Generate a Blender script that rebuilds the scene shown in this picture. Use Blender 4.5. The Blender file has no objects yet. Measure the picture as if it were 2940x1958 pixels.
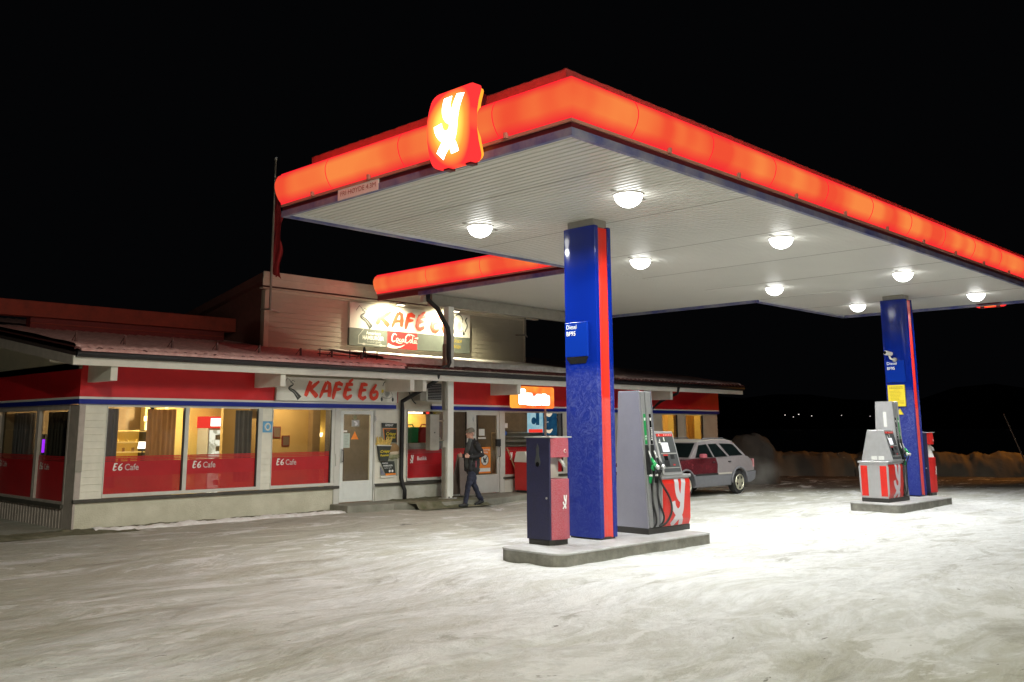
import bpy, math, random
from mathutils import Vector, Matrix, noise
R = math.radians
K = 1.15                                   # plan units -> metres
scene = bpy.context.scene
col = scene.collection
random.seed(7)

# ---------------------------------------------------------------- camera, world, exposure
cam_data = bpy.data.cameras.new('camera')
cam = bpy.data.objects.new('camera', cam_data); col.objects.link(cam)
fw = Vector((0.69815927, 0.69467744, 0.1731961)); rt = Vector((0.70557008, -0.70863766, -0.00188049)); up = Vector((-0.12142695, -0.12351487, 0.98488556))
rot = Matrix((rt, up, -fw)).transposed()
cam.matrix_world = Matrix.Translation(Vector((0, 0, 1.55695)) * K) @ rot.to_4x4()
cam_data.sensor_width = 36.0
cam_data.lens = 2694.468 / 2940 * 36
cam_data.shift_x = (1470 - 1407.69) / 2940
cam_data.shift_y = (754.107 - 979) / 2940
cam_data.clip_end = 5000
scene.camera = cam

world = bpy.data.worlds.new('World'); scene.world = world; world.use_nodes = True
wn = world.node_tree.nodes; wn['Background'].inputs[0].default_value = (0.6, 0.65, 0.8, 1); wn['Background'].inputs[1].default_value = 0.0016
scene.view_settings.view_transform = 'Standard'; scene.view_settings.look = 'None'
scene.view_settings.exposure = 0.25; scene.view_settings.gamma = 1.0
scene.cycles.max_bounces = 7; scene.cycles.diffuse_bounces = 4; scene.cycles.glossy_bounces = 3
scene.cycles.transparent_max_bounces = 12; scene.cycles.sample_clamp_indirect = 4.0
scene.cycles.use_denoising = True

# ---------------------------------------------------------------- object helpers
def tag(o, label=None, cat=None, group=None, kind=None):
    if label: o['label'] = label
    if cat: o['category'] = cat
    if group: o['group'] = group
    if kind: o['kind'] = kind
    return o
def wloc(o):
    v = Vector((0, 0, 0))
    while o: v += Vector(o.location); o = o.parent
    return v
def empty(name, loc, label, cat, group=None):
    o = bpy.data.objects.new(name, None); col.objects.link(o); o.location = Vector(loc) * K
    o.empty_display_size = .2
    return tag(o, label, cat, group)
def kids(o): return [c for c in bpy.data.objects if c.parent == o]
def copy_tree(o, parent=None):
    c = o.copy(); col.objects.link(c)
    if parent: c.parent = parent
    for k in kids(o): copy_tree(k, c)
    return c

class MB:
    def __init__(s): s.v = []; s.f = []
    def add(s, vs, fs):
        n = len(s.v); s.v += [tuple(v) for v in vs]; s.f += [tuple(i + n for i in f) for f in fs]; return s
    def box(s, x0, x1, y0, y1, z0, z1):
        return s.add([(x0,y0,z0),(x1,y0,z0),(x1,y1,z0),(x0,y1,z0),(x0,y0,z1),(x1,y0,z1),(x1,y1,z1),(x0,y1,z1)],
                     [(0,3,2,1),(4,5,6,7),(0,1,5,4),(1,2,6,5),(2,3,7,6),(3,0,4,7)])
    def hexa(s, a, b):                      # two quads (bottom, top)
        return s.add(list(a) + list(b), [(0,3,2,1),(4,5,6,7),(0,1,5,4),(1,2,6,5),(2,3,7,6),(3,0,4,7)])
    def cyl(s, p0, p1, r0, r1=None, n=16, caps=True):
        r1 = r0 if r1 is None else r1
        p0 = Vector(p0); p1 = Vector(p1); d = (p1 - p0).normalized()
        a = d.orthogonal().normalized(); b = d.cross(a)
        vs = []
        for p, r in ((p0, r0), (p1, r1)):
            for i in range(n):
                t = 2 * math.pi * i / n; vs.append(p + a * (r * math.cos(t)) + b * (r * math.sin(t)))
        fs = [(i, (i+1) % n, n + (i+1) % n, n + i) for i in range(n)]
        if caps: fs += [tuple(range(n-1, -1, -1)), tuple(range(n, 2*n))]
        return s.add(vs, fs)
    def tube(s, pts, r, n=8):
        pts = [Vector(p) for p in pts]; vs = []; fs = []
        prev = None
        for i, p in enumerate(pts):
            d = (pts[min(i+1, len(pts)-1)] - pts[max(i-1, 0)]).normalized()
            a = d.orthogonal().normalized() if prev is None else (prev - d * prev.dot(d)).normalized()
            prev = a; b = d.cross(a); rr = r[i] if isinstance(r, (list, tuple)) else r
            for k in range(n):
                t = 2 * math.pi * k / n; vs.append(p + a * (rr * math.cos(t)) + b * (rr * math.sin(t)))
        for i in range(len(pts) - 1):
            for k in range(n): fs.append((i*n+k, i*n+(k+1) % n, (i+1)*n+(k+1) % n, (i+1)*n+k))
        fs += [tuple(range(n-1, -1, -1)), tuple(range((len(pts)-1)*n, len(pts)*n))]
        return s.add(vs, fs)
    def prism(s, poly, f0, f1):             # poly of (u,v); f0/f1 map (u,v)->3D
        n = len(poly)
        return s.add([f0(*p) for p in poly] + [f1(*p) for p in poly],
                     [tuple(range(n)), tuple(range(2*n-1, n-1, -1))] + [(i, n+i, n+(i+1) % n, (i+1) % n) for i in range(n)])
    def prism_y(s, poly, y0, y1): return s.prism(poly, lambda u, v: (u, y0, v), lambda u, v: (u, y1, v))
    def prism_x(s, poly, x0, x1): return s.prism(poly, lambda u, v: (x0, u, v), lambda u, v: (x1, u, v))
    def prism_z(s, poly, z0, z1): return s.prism(poly, lambda u, v: (u, v, z0), lambda u, v: (u, v, z1))
    def sheet(s, rows):                     # grid of points
        n = len(rows[0]); m = len(rows)
        return s.add([p for r in rows for p in r], [(i*n+j, i*n+j+1, (i+1)*n+j+1, (i+1)*n+j) for i in range(m-1) for j in range(n-1)])
    def build(s, name, mat, parent=None, smooth=False, bevel=0, seg=2, local=False, fix=True):
        me = bpy.data.meshes.new(name)
        off = Vector((0, 0, 0)) if (local or parent is None) else wloc(parent)
        me.from_pydata([Vector(v) * K - off for v in s.v], [], s.f); me.update()
        if fix:
            import bmesh
            bm = bmesh.new(); bm.from_mesh(me); bmesh.ops.recalc_face_normals(bm, faces=bm.faces); bm.to_mesh(me); bm.free()
        o = bpy.data.objects.new(name, me); col.objects.link(o)
        if mat: me.materials.append(mat)
        if parent: o.parent = parent
        if smooth:
            for p in me.polygons: p.use_smooth = True
        if bevel:
            b = o.modifiers.new('bevel', 'BEVEL'); b.width = bevel * K; b.segments = seg; b.limit_method = 'ANGLE'; b.angle_limit = R(35)
            for p in me.polygons: p.use_smooth = True
            b.harden_normals = True
        return o
def top(mb, name, mat, label, cat, group=None, kind=None, loc=None, **k):
    """a thing that is one mesh, origin at its base"""
    if loc is None:
        n = len(mb.v); loc = (sum(v[0] for v in mb.v)/n, sum(v[1] for v in mb.v)/n, min(v[2] for v in mb.v))
    o = mb.build(name, mat, None, **k); L = Vector(loc) * K
    o.data.transform(Matrix.Translation(-L)); o.location = L
    return tag(o, label, cat, group, kind)

# planes for writing: origin, right, up, normal
class Plane:
    def __init__(s, o, r, u): s.o = Vector(o); s.r = Vector(r).normalized(); s.u = Vector(u).normalized(); s.n = s.r.cross(s.u)
    def at(s, a, b, d=0): return s.o + s.r * a + s.u * b + s.n * d
def text(parent, string, pl, a, b, size, mat, name='lettering', ext=.004, width=None, bold=0.0, shear=0, align='LEFT', squeeze=1.0):
    cu = bpy.data.curves.new('t', 'FONT'); cu.body = string; cu.size = 1; cu.extrude = 0; cu.offset = bold; cu.shear = shear; cu.align_x = align
    cu.resolution_u = 3
    to = bpy.data.objects.new('t', cu); col.objects.link(to)
    bpy.context.view_layer.update()
    me = bpy.data.meshes.new_from_object(to.evaluated_get(bpy.context.evaluated_depsgraph_get()))
    bpy.data.objects.remove(to); bpy.data.curves.remove(cu)
    xs = [v.co.x for v in me.vertices]; s = size; sx = size * squeeze
    if width and xs: sx = width / (max(xs) - min(xs))
    off = wloc(parent) if parent else Vector((0, 0, 0))
    for v in me.vertices: v.co = pl.at(a + v.co.x * sx, b + v.co.y * s, ext) * K - off
    me.materials.clear(); me.materials.append(mat)
    o = bpy.data.objects.new(name, me); col.objects.link(o)
    if parent: o.parent = parent
    return o
def strokes(mb, pl, lines, d=.004, flip=1):
    """lines: list of [(a,b,w),...] ribbons lying in a plane"""
    for k, ln in enumerate(lines):
        dd = d + k * .0012; L = []; Rr = []
        for i, (a, b, w) in enumerate(ln):
            a0, b0, _ = ln[max(i-1, 0)]; a1, b1, _ = ln[min(i+1, len(ln)-1)]
            t = Vector((a1-a0, b1-b0)).normalized(); nx, ny = -t.y * w / 2, t.x * w / 2
            L.append((a + nx, b + ny)); Rr.append((a - nx, b - ny))
        for i in range(len(ln) - 1):
            q = [L[i], L[i+1], Rr[i+1], Rr[i]]
            mb.add([pl.at(*p, dd) for p in q], [(3, 2, 1, 0)])
    return mb
def curve(pts, n=6):
    """catmull-rom through (a,b,w)"""
    out = []; P = [pts[0]] + list(pts) + [pts[-1]]
    for i in range(1, len(P) - 2):
        for j in range(n):
            t = j / n
            out.append(tuple(.5 * (2*P[i][k] + (P[i+1][k]-P[i-1][k])*t + (2*P[i-1][k]-5*P[i][k]+4*P[i+1][k]-P[i+2][k])*t*t + (3*P[i][k]-P[i-1][k]-3*P[i+1][k]+P[i+2][k])*t**3) for k in range(len(pts[0]))))
    out.append(tuple(pts[-1])); return out
def yx_mark(parent, pl, a, b, w, h, mat, name='emblem', d=.004, fat=1.0, zfun=None):
    W = .27 * w * fat
    ls = [curve([(.86,0,1),(.79,.25,1),(.74,.5,1),(.70,.65,1),(.58,.76,1.05),(.38,.84,.95),(.20,.93,.9),(.08,1.0,.9)], 4),
          curve([(.38,.0,1),(.40,.2,1),(.47,.33,1),(.60,.42,1),(.74,.47,.8)], 4),
          curve([(.14,.48,1),(.17,.57,1),(.26,.66,1),(.42,.74,1.05),(.58,.82,1),(.65,.90,.95),(.67,1.0,.95)], 4),
          curve([(.18,.58,.7),(.32,.69,.9),(.48,.72,1),(.62,.67,.9),(.70,.57,.6)], 4)]
    mb = MB()
    for l in ls: strokes(mb, pl, [[(a + u*w, b + h - v*h, W*k) for u, v, k in l]], d)
    # lift each ribbon a hair so no two overlap in one plane
    n = 0
    for i, l in enumerate(ls):
        m = (len(l)-1)*4
        for q in range(n, n+m):
            v = Vector(mb.v[q]) + pl.n * (.0011 * i)
            mb.v[q] = tuple(v)
        n += m
    if zfun: mb.v = [zfun(v) for v in mb.v]
    return mb.build(name, mat, parent, fix=False)

def yx_mark_sub(parent, pl, a, b, w, h, m_, zf, cuts=(.25, .30, .5, .79, .82), d=.003, fat=1.0):
    o = yx_mark(parent, pl, a, b, w, h, m_, 'emblem', d=d, fat=fat)
    import bmesh
    off = wloc(parent); bm = bmesh.new(); bm.from_mesh(o.data)
    for zc in cuts:
        bmesh.ops.bisect_plane(bm, geom=bm.verts[:] + bm.edges[:] + bm.faces[:], plane_co=Vector((0, 0, zc * K)) - Vector((0, 0, off.z)), plane_no=(0, 0, 1))
    for v in bm.verts:
        p = (v.co + off) / K; p = Vector(zf(tuple(p))); v.co = p * K - off
    bm.to_mesh(o.data); bm.free(); return o
# ---------------------------------------------------------------- materials
def nt(name):
    m = bpy.data.materials.new(name); m.use_nodes = True; t = m.node_tree; b = t.nodes['Principled BSDF']; return m, t, b
def mat(name, c, rough=.5, metal=0, spec=.5, var=.0, vs=8, bump=0, bs=40, coat=0, c2=None, frost=0, stretch=None):
    m, t, b = nt(name); N = t.nodes; L = t.links
    b.inputs['Base Color'].default_value = (*c, 1); b.inputs['Roughness'].default_value = rough; b.inputs['Metallic'].default_value = metal
    b.inputs['Specular IOR Level'].default_value = spec; b.inputs['Coat Weight'].default_value = coat; b.inputs['Coat Roughness'].default_value = .08
    tc = N.new('ShaderNodeTexCoord'); mp = N.new('ShaderNodeMapping'); L.new(tc.outputs['Object'], mp.inputs[0])
    if stretch: mp.inputs['Scale'].default_value = stretch
    src = None
    if var or c2:
        n = N.new('ShaderNodeTexNoise'); n.inputs['Scale'].default_value = vs; n.inputs['Detail'].default_value = 6; n.inputs['Roughness'].default_value = .65; L.new(mp.outputs[0], n.inputs[0])
        r = N.new('ShaderNodeValToRGB'); L.new(n.outputs[0], r.inputs[0]); r.color_ramp.elements[0].position = .32; r.color_ramp.elements[1].position = .68
        d = c2 if c2 else tuple(x * (1 - var) for x in c); e = c if c2 else tuple(min(1, x * (1 + var)) for x in c)
        r.color_ramp.elements[0].color = (*d, 1); r.color_ramp.elements[1].color = (*e, 1); L.new(r.outputs[0], b.inputs['Base Color']); src = r.outputs[0]
        mr = N.new('ShaderNodeMapRange'); L.new(n.outputs[0], mr.inputs[0]); mr.inputs[3].default_value = rough * .8; mr.inputs[4].default_value = min(1, rough * 1.25); L.new(mr.outputs[0], b.inputs['Roughness'])
    if frost:
        f = N.new('ShaderNodeTexNoise'); f.inputs['Scale'].default_value = 60; f.inputs['Detail'].default_value = 8; f.inputs['Roughness'].default_value = .8; L.new(mp.outputs[0], f.inputs[0])
        r2 = N.new('ShaderNodeValToRGB'); r2.color_ramp.elements[0].position = .35; r2.color_ramp.elements[1].position = .65; L.new(f.outputs[0], r2.inputs[0])
        mx = N.new('ShaderNodeMix'); mx.data_type = 'RGBA'; mm = N.new('ShaderNodeMath'); mm.operation = 'MULTIPLY'; mm.inputs[1].default_value = frost; L.new(r2.outputs[0], mm.inputs[0]); L.new(mm.outputs[0], mx.inputs[0])
        if src: L.new(src, mx.inputs[6])
        else: mx.inputs[6].default_value = (*c, 1)
        mx.inputs[7].default_value = (.46, .41, .46, 1); L.new(mx.outputs[2], b.inputs['Base Color'])
    if bump:
        n2 = N.new('ShaderNodeTexNoise'); n2.inputs['Scale'].default_value = bs; n2.inputs['Detail'].default_value = 5; L.new(mp.outputs[0], n2.inputs[0])
        bp = N.new('ShaderNodeBump'); bp.inputs['Strength'].default_value = bump; bp.inputs['Distance'].default_value = .01; L.new(n2.outputs[0], bp.inputs['Height']); L.new(bp.outputs[0], b.inputs['Normal'])
    return m
def emis(name, c, s, c2=None, scale=3, stretch=(1, 1, 1), lo=.35, hi=.65):
    m = bpy.data.materials.new(name); m.use_nodes = True; t = m.node_tree; t.nodes.clear()
    o = t.nodes.new('ShaderNodeOutputMaterial'); e = t.nodes.new('ShaderNodeEmission'); e.inputs[0].default_value = (*c, 1); e.inputs[1].default_value = s
    t.links.new(e.outputs[0], o.inputs[0])
    if c2:
        tc = t.nodes.new('ShaderNodeTexCoord'); mp = t.nodes.new('ShaderNodeMapping'); n = t.nodes.new('ShaderNodeTexNoise'); r = t.nodes.new('ShaderNodeValToRGB')
        t.links.new(tc.outputs['Object'], mp.inputs[0]); mp.inputs['Scale'].default_value = stretch; t.links.new(mp.outputs[0], n.inputs[0]); n.inputs['Scale'].default_value = scale; n.inputs['Detail'].default_value = 2
        t.links.new(n.outputs[0], r.inputs[0]); r.color_ramp.elements[0].position = lo; r.color_ramp.elements[1].position = hi
        r.color_ramp.elements[0].color = (*c, 1); r.color_ramp.elements[1].color = (*c2, 1); t.links.new(r.outputs[0], e.inputs[0])
    return m
def glass_mat(name, tint, refl=1.45, rough=.02):
    m = bpy.data.materials.new(name); m.use_nodes = True; t = m.node_tree; t.nodes.clear(); N = t.nodes; L = t.links
    o = N.new('ShaderNodeOutputMaterial'); tr = N.new('ShaderNodeBsdfTransparent'); gl = N.new('ShaderNodeBsdfGlossy'); mx = N.new('ShaderNodeMixShader'); fr = N.new('ShaderNodeFresnel')
    fr.inputs[0].default_value = refl; tr.inputs[0].default_value = (*tint, 1); gl.inputs['Roughness'].default_value = rough
    ge = N.new('ShaderNodeNewGeometry'); iv = N.new('ShaderNodeMath'); iv.operation = 'SUBTRACT'; iv.inputs[0].default_value = 1; L.new(ge.outputs['Backfacing'], iv.inputs[1])
    ml = N.new('ShaderNodeMath'); ml.operation = 'MULTIPLY'; L.new(fr.outputs[0], ml.inputs[0]); L.new(iv.outputs[0], ml.inputs[1]); L.new(ml.outputs[0], mx.inputs[0]); L.new(tr.outputs[0], mx.inputs[1]); L.new(gl.outputs[0], mx.inputs[2]); L.new(mx.outputs[0], o.inputs[0]); return m

M = {}
def band_mat():
    m = emis('band', (.93, .085, .035), .80, (1.0, .26, .06), scale=.9, stretch=(1, 1, .25), lo=.36, hi=.62); t = m.node_tree; N = t.nodes; L = t.links
    e = [x for x in N if x.type == 'EMISSION'][0]; r = [x for x in N if x.type == 'VALTORGB'][0]
    # the tube sits behind the middle of the plastic, the folded edges glow deeper red
    tc = N.new('ShaderNodeTexCoord'); sp = N.new('ShaderNodeSeparateXYZ'); L.new(tc.outputs['Object'], sp.inputs[0])
    a = N.new('ShaderNodeMath'); a.operation = 'SUBTRACT'; L.new(sp.outputs[2], a.inputs[0]); a.inputs[1].default_value = 4.665 * K
    b = N.new('ShaderNodeMath'); b.operation = 'ABSOLUTE'; L.new(a.outputs[0], b.inputs[0])
    c = N.new('ShaderNodeMapRange'); L.new(b.outputs[0], c.inputs[0]); c.inputs[1].default_value = .09 * K; c.inputs[2].default_value = .20 * K
    mx = N.new('ShaderNodeMix'); mx.data_type = 'RGBA'; L.new(c.outputs[0], mx.inputs[0]); L.new(r.outputs[0], mx.inputs[6]); mx.inputs[7].default_value = (.95, .02, .035, 1); L.new(mx.outputs[2], e.inputs[0])
    return m
M['white_paint'] = mat('white_paint', (.74, .71, .64), .45, var=.06, vs=5, bump=.15)
M['cream_siding'] = mat('cream_siding', (.72, .69, .60), .55, var=.08, vs=4, bump=.2, bs=60)
M['beige_siding'] = mat('beige_siding', (.58, .53, .43), .55, var=.08, vs=3, bump=.2, bs=60)
M['side_siding'] = mat('side_siding', (.42, .36, .33), .6, var=.15, vs=5)
M['plinth'] = mat('plinth', (.62, .59, .48), .85, c2=(.48, .45, .35), vs=2.2, bump=.8, bs=35)
M['dark_sill'] = mat('dark_sill', (.06, .055, .045), .6, var=.3)
M['red_panel'] = mat('red_panel', (.60, .014, .018), .35, var=.08, vs=3)
M['blue_panel'] = mat('blue_panel', (.008, .02, .26), .3)
M['white_strip'] = mat('white_strip', (.72, .70, .68), .4)
M['alu'] = mat('alu', (.55, .55, .54), .35, metal=.3, var=.05)
M['alu_frame'] = mat('alu_frame', (.58, .57, .53), .4, var=.05)
M['dark_frame'] = mat('dark_frame', (.03, .028, .025), .4)
M['grey_metal'] = mat('grey_metal', (.30, .28, .24), .5, var=.12, vs=6)
M['black'] = mat('black', (.012, .012, .013), .45, var=.2)
M['black_gloss'] = mat('black_gloss', (.01, .01, .012), .12)
M['rubber'] = mat('rubber', (.015, .015, .016), .6, var=.3)
M['film'] = mat('film', (.44, .012, .018), .3, var=.10, vs=2)
M['sign_white'] = mat('sign_white', (.74, .72, .66), .4, var=.03, vs=3)
M['sign_red'] = mat('sign_red', (.72, .05, .02), .4, var=.12, vs=9)
M['sign_black'] = mat('sign_black', (.035, .04, .035), .4, var=.2)
M['sign_grey'] = mat('sign_grey', (.10, .115, .10), .45, var=.1)
M['cola_red'] = mat('cola_red', (.50, .03, .03), .4, var=.08)
M['white_text'] = mat('white_text', (.85, .85, .85), .5)
M['yellow'] = mat('yellow', (.85, .66, .03), .5)
M['yellow_dark'] = mat('yellow_dark', (.38, .28, .02), .5)
M['orange'] = mat('orange', (.85, .25, .03), .5)
M['concrete'] = mat('concrete', (.25, .24, .21), .8, c2=(.13, .125, .105), vs=5, bump=.7, bs=30)
M['kerb_top'] = mat('kerb_top', (.52, .52, .54), .6, c2=(.33, .32, .31), vs=3.5, bump=.5, bs=50)
M['dispenser_grey'] = mat('dispenser_grey', (.27, .27, .32), .35, metal=.35, var=.05, vs=4, frost=.25)
M['pump_silver'] = mat('pump_silver', (.52, .52, .54), .3, metal=.5, var=.05)
M['lane_grey'] = mat('lane_grey', (.30, .30, .31), .35, metal=.3, var=.06)
M['pump_red'] = mat('pump_red', (.62, .022, .014), .3, var=.08, vs=6)
M['dark_grey'] = mat('dark_grey', (.07, .075, .08), .4, var=.1)
M['green'] = mat('green', (.01, .28, .07), .3)
M['green_can'] = mat('green_can', (.01, .22, .06), .35)
M['red_can'] = mat('red_can', (.45, .02, .02), .35)
M['frost_red'] = mat('frost_red', (.40, .03, .055), .5, var=.1, vs=6, frost=.32)
M['frost_navy'] = mat('frost_navy', (.012, .013, .055), .5, var=.15, frost=.05)
M['snow_roof'] = mat('snow_roof', (.88, .87, .87), .8, c2=(.66, .62, .60), vs=7, bump=.9, bs=25)
M['dark_roof'] = mat('dark_roof', (.05, .03, .03), .7, var=.3)
M['tile'] = mat('tile', (.09, .02, .018), .6, var=.3)
M['parapet_red'] = mat('parapet_red', (.38, .035, .03), .55, var=.15, vs=10, frost=.12)
M['fascia_dark'] = mat('fascia_dark', (.10, .012, .018), .35, var=.1)
M['lip'] = mat('lip', (.42, .20, .15), .5, var=.1)
M['trim_blue'] = mat('trim_blue', (.03, .045, .22), .4, c2=(.28, .27, .32), vs=1.6)
M['trim_white'] = mat('trim_white', (.6, .6, .6), .4)
M['rust_red'] = mat('rust_red', (.30, .04, .022), .7, var=.25, vs=5)
M['dark_wall'] = mat('dark_wall', (.16, .06, .05), .7, var=.2)
M['band'] = band_mat()
M['band_edge'] = emis('band_edge', (1.0, .02, .03), 1.0)
M['lamp'] = emis('lamp', (1, 1, .96), 8)
M['warm_lamp'] = emis('warm_lamp', (1, .78, .4), 6)
M['white_glow'] = emis('white_glow', (1, .95, .88), 3.5)
M['screen'] = emis('screen', (.9, .95, 1), 1.6)
M['ylw_wall'] = mat('ylw_wall', (.85, .66, .24), .7, var=.06, vs=2)
M['brown_wall'] = mat('brown_wall', (.36, .26, .15), .7, var=.1)
M['int_grey'] = mat('int_grey', (.16, .16, .18), .6, var=.15)
M['int_floor'] = mat('int_floor', (.18, .12, .08), .5)
M['ceil_in'] = mat('ceil_in', (.22, .19, .15), .7, var=.1)
M['curtain'] = mat('curtain', (.42, .25, .14), .8, var=.15, vs=6)
M['curtain_gold'] = mat('curtain_gold', (.80, .55, .20), .8, c2=(.62, .36, .10), vs=5, stretch=(3, 3, .3))
M['glass'] = glass_mat('glass', (.80, .80, .78), 1.5)
M['glass_dark'] = glass_mat('glass_dark', (.12, .13, .12), 1.5)
M['skin'] = mat('skin', (.50, .27, .20), .55, var=.06)
M['jacket'] = mat('jacket', (.014, .014, .017), .8, var=.3, vs=12, bump=.4, bs=30)
M['jumper'] = mat('jumper', (.085, .095, .10), .9, var=.15, bump=.3)
M['jeans'] = mat('jeans', (.012, .014, .032), .85, c2=(.026, .03, .06), vs=7, bump=.4)
M['cap_cloth'] = mat('cap_cloth', (.17, .16, .13), .9, var=.2, vs=20, bump=.4)
M['hair'] = mat('hair', (.35, .32, .29), .8)
M['car_red'] = mat('car_red', (.085, .004, .008), .25, coat=.6, var=.08, frost=.05)
M['car_frost'] = mat('car_frost', (.19, .17, .17), .6, c2=(.15, .13, .13), vs=3, frost=.22)
M['car_grey'] = mat('car_grey', (.13, .135, .15), .5, var=.1, frost=.10)
M['car_snow'] = mat('car_snow', (.40, .37, .33), .8, var=.08, bump=.5)
M['car_glass'] = mat('car_glass', (.006, .010, .010), .12, spec=.6, var=.2)
M['rim_alloy'] = mat('rim_alloy', (.62, .60, .48), .3, metal=.7)
M['wood'] = mat('wood', (.40, .24, .12), .6, var=.1)
M['brown_board'] = mat('brown_board', (.17, .13, .11), .6, var=.1)
M['bin_red'] = mat('bin_red', (.55, .02, .018), .35, var=.06)
M['flag_red'] = mat('flag_red', (.30, .015, .02), .8, var=.2)
M['paper'] = mat('paper', (.70, .70, .68), .7, var=.06, vs=30)
M['blue_sticker'] = mat('blue_sticker', (.02, .10, .40), .4)
M['lightblue'] = mat('lightblue', (.13, .36, .60), .5)
M['fries'] = mat('fries', (.80, .58, .16), .6, var=.25, vs=30)
M['bun'] = mat('bun', (.45, .26, .10), .6, c2=(.25, .16, .08), vs=8)
M['salad'] = mat('salad', (.16, .18, .08), .6, c2=(.35, .33, .22), vs=14)
M['moss'] = mat('moss', (.22, .20, .14), .9, c2=(.07, .075, .03), vs=3, bump=1, bs=20)
M['slab'] = mat('slab', (.27, .26, .22), .8, c2=(.17, .165, .13), vs=2.5, bump=.6, bs=25)

M['plinth_white'] = mat('plinth_white', (.62, .61, .56), .8, c2=(.46, .45, .38), vs=2.5, bump=.5, bs=30)
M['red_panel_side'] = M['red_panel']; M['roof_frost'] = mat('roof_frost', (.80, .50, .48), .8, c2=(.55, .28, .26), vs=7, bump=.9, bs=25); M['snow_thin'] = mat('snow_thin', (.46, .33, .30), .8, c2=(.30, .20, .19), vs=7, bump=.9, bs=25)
M['rust_dark'] = mat('rust_dark', (.12, .05, .045), .7); M['door_white'] = mat('door_white', (.70, .72, .70), .35, var=.04)
M['upper_siding'] = mat('upper_siding', (.44, .41, .33), .5, var=.06, vs=2); M['red_dark'] = mat('red_dark', (.20, .02, .018), .6, var=.15)
M['ylw_wall2'] = mat('ylw_wall2', (.60, .42, .17), .7, var=.06, vs=2); M['int_grey_c'] = mat('int_grey_c', (.14, .15, .20), .8, var=.1); M['curtain_dark'] = mat('curtain_dark', (.05, .045, .035), .8, var=.2)
M['sign_pole'] = mat('sign_pole', (.30, .22, .18), .4); M['post_white'] = mat('post_white', (.86, .86, .81), .5, var=.05, vs=3)
M['bun_light'] = mat('bun_light', (.60, .50, .38), .7, var=.1, vs=20); M['navy_print'] = mat('navy_print', (.03, .035, .12), .5, c2=(.35, .35, .38), vs=40); M['sign_back'] = mat('sign_back', (.30, .30, .24), .6)
M['paper_green'] = mat('paper_green', (.45, .52, .47), .6, var=.05, vs=20); M['shelf_lit'] = emis('shelf_lit', (1, .62, .18), 1.0)
M['fridge_lit'] = emis('fridge_lit', (.95, .92, .75), 1.3, (.45, .42, .30), 8, lo=.45, hi=.6); M['neon_red'] = emis('neon_red', (1, .06, .04), 1.2); M['purple'] = emis('purple', (.35, .02, 1), 1.8)
M['scr_blue'] = emis('scr_blue', (.30, .62, .80), .9, (.55, .80, .90), 5); M['scr_dark'] = emis('scr_dark', (.01, .05, .12), .9, (.02, .10, .20), 5); M['scr_food'] = emis('scr_food', (1, .85, .65), 1.0); M['white_glow_soft'] = emis('white_glow_soft', (.9, .95, 1), 1.0)
M['far_light'] = emis('far_light', (.95, .85, .8), 1.4); M['far_light2'] = emis('far_light2', (1, .95, .8), 2.6)
M['box_face'] = emis('box_face', (1, .07, .03), 1.0, (1, .38, .05), 2.0)
M['tail_red'] = mat('tail_red', (.40, .10, .10), .3, frost=.5); M['far_wall'] = mat('far_wall', (.30, .16, .06), .8); M['far_window'] = emis('far_window', (1, .55, .18), 1.3, (.75, .32, .06), 1.5)
def cloth(name, c, c2, tr=.6):
    m = mat(name, c, .8, c2=c2, vs=5, stretch=(3, 3, .3)); t = m.node_tree; N = t.nodes; L = t.links; b = N['Principled BSDF']; o = N['Material Output']
    s_ = b.inputs['Base Color'].links[0].from_socket; tl = N.new('ShaderNodeBsdfTranslucent'); L.new(s_, tl.inputs[0]); mx = N.new('ShaderNodeMixShader'); mx.inputs[0].default_value = tr
    L.new(b.outputs[0], mx.inputs[1]); L.new(tl.outputs[0], mx.inputs[2]); L.new(mx.outputs[0], o.inputs[0]); return m
M['curtain_gold'] = cloth('curtain_gold', (.90, .66, .26), (.75, .46, .14)); M['curtain'] = cloth('curtain', (.50, .30, .16), (.32, .18, .09), .5); M['int_grey_c'] = cloth('int_grey_c', (.20, .21, .25), (.13, .14, .17), .4)
M['dark_in'] = mat('dark_in', (.03, .025, .02), .7, var=.3, vs=3); M['mouth'] = mat('mouth', (.30, .10, .09), .6)
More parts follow.
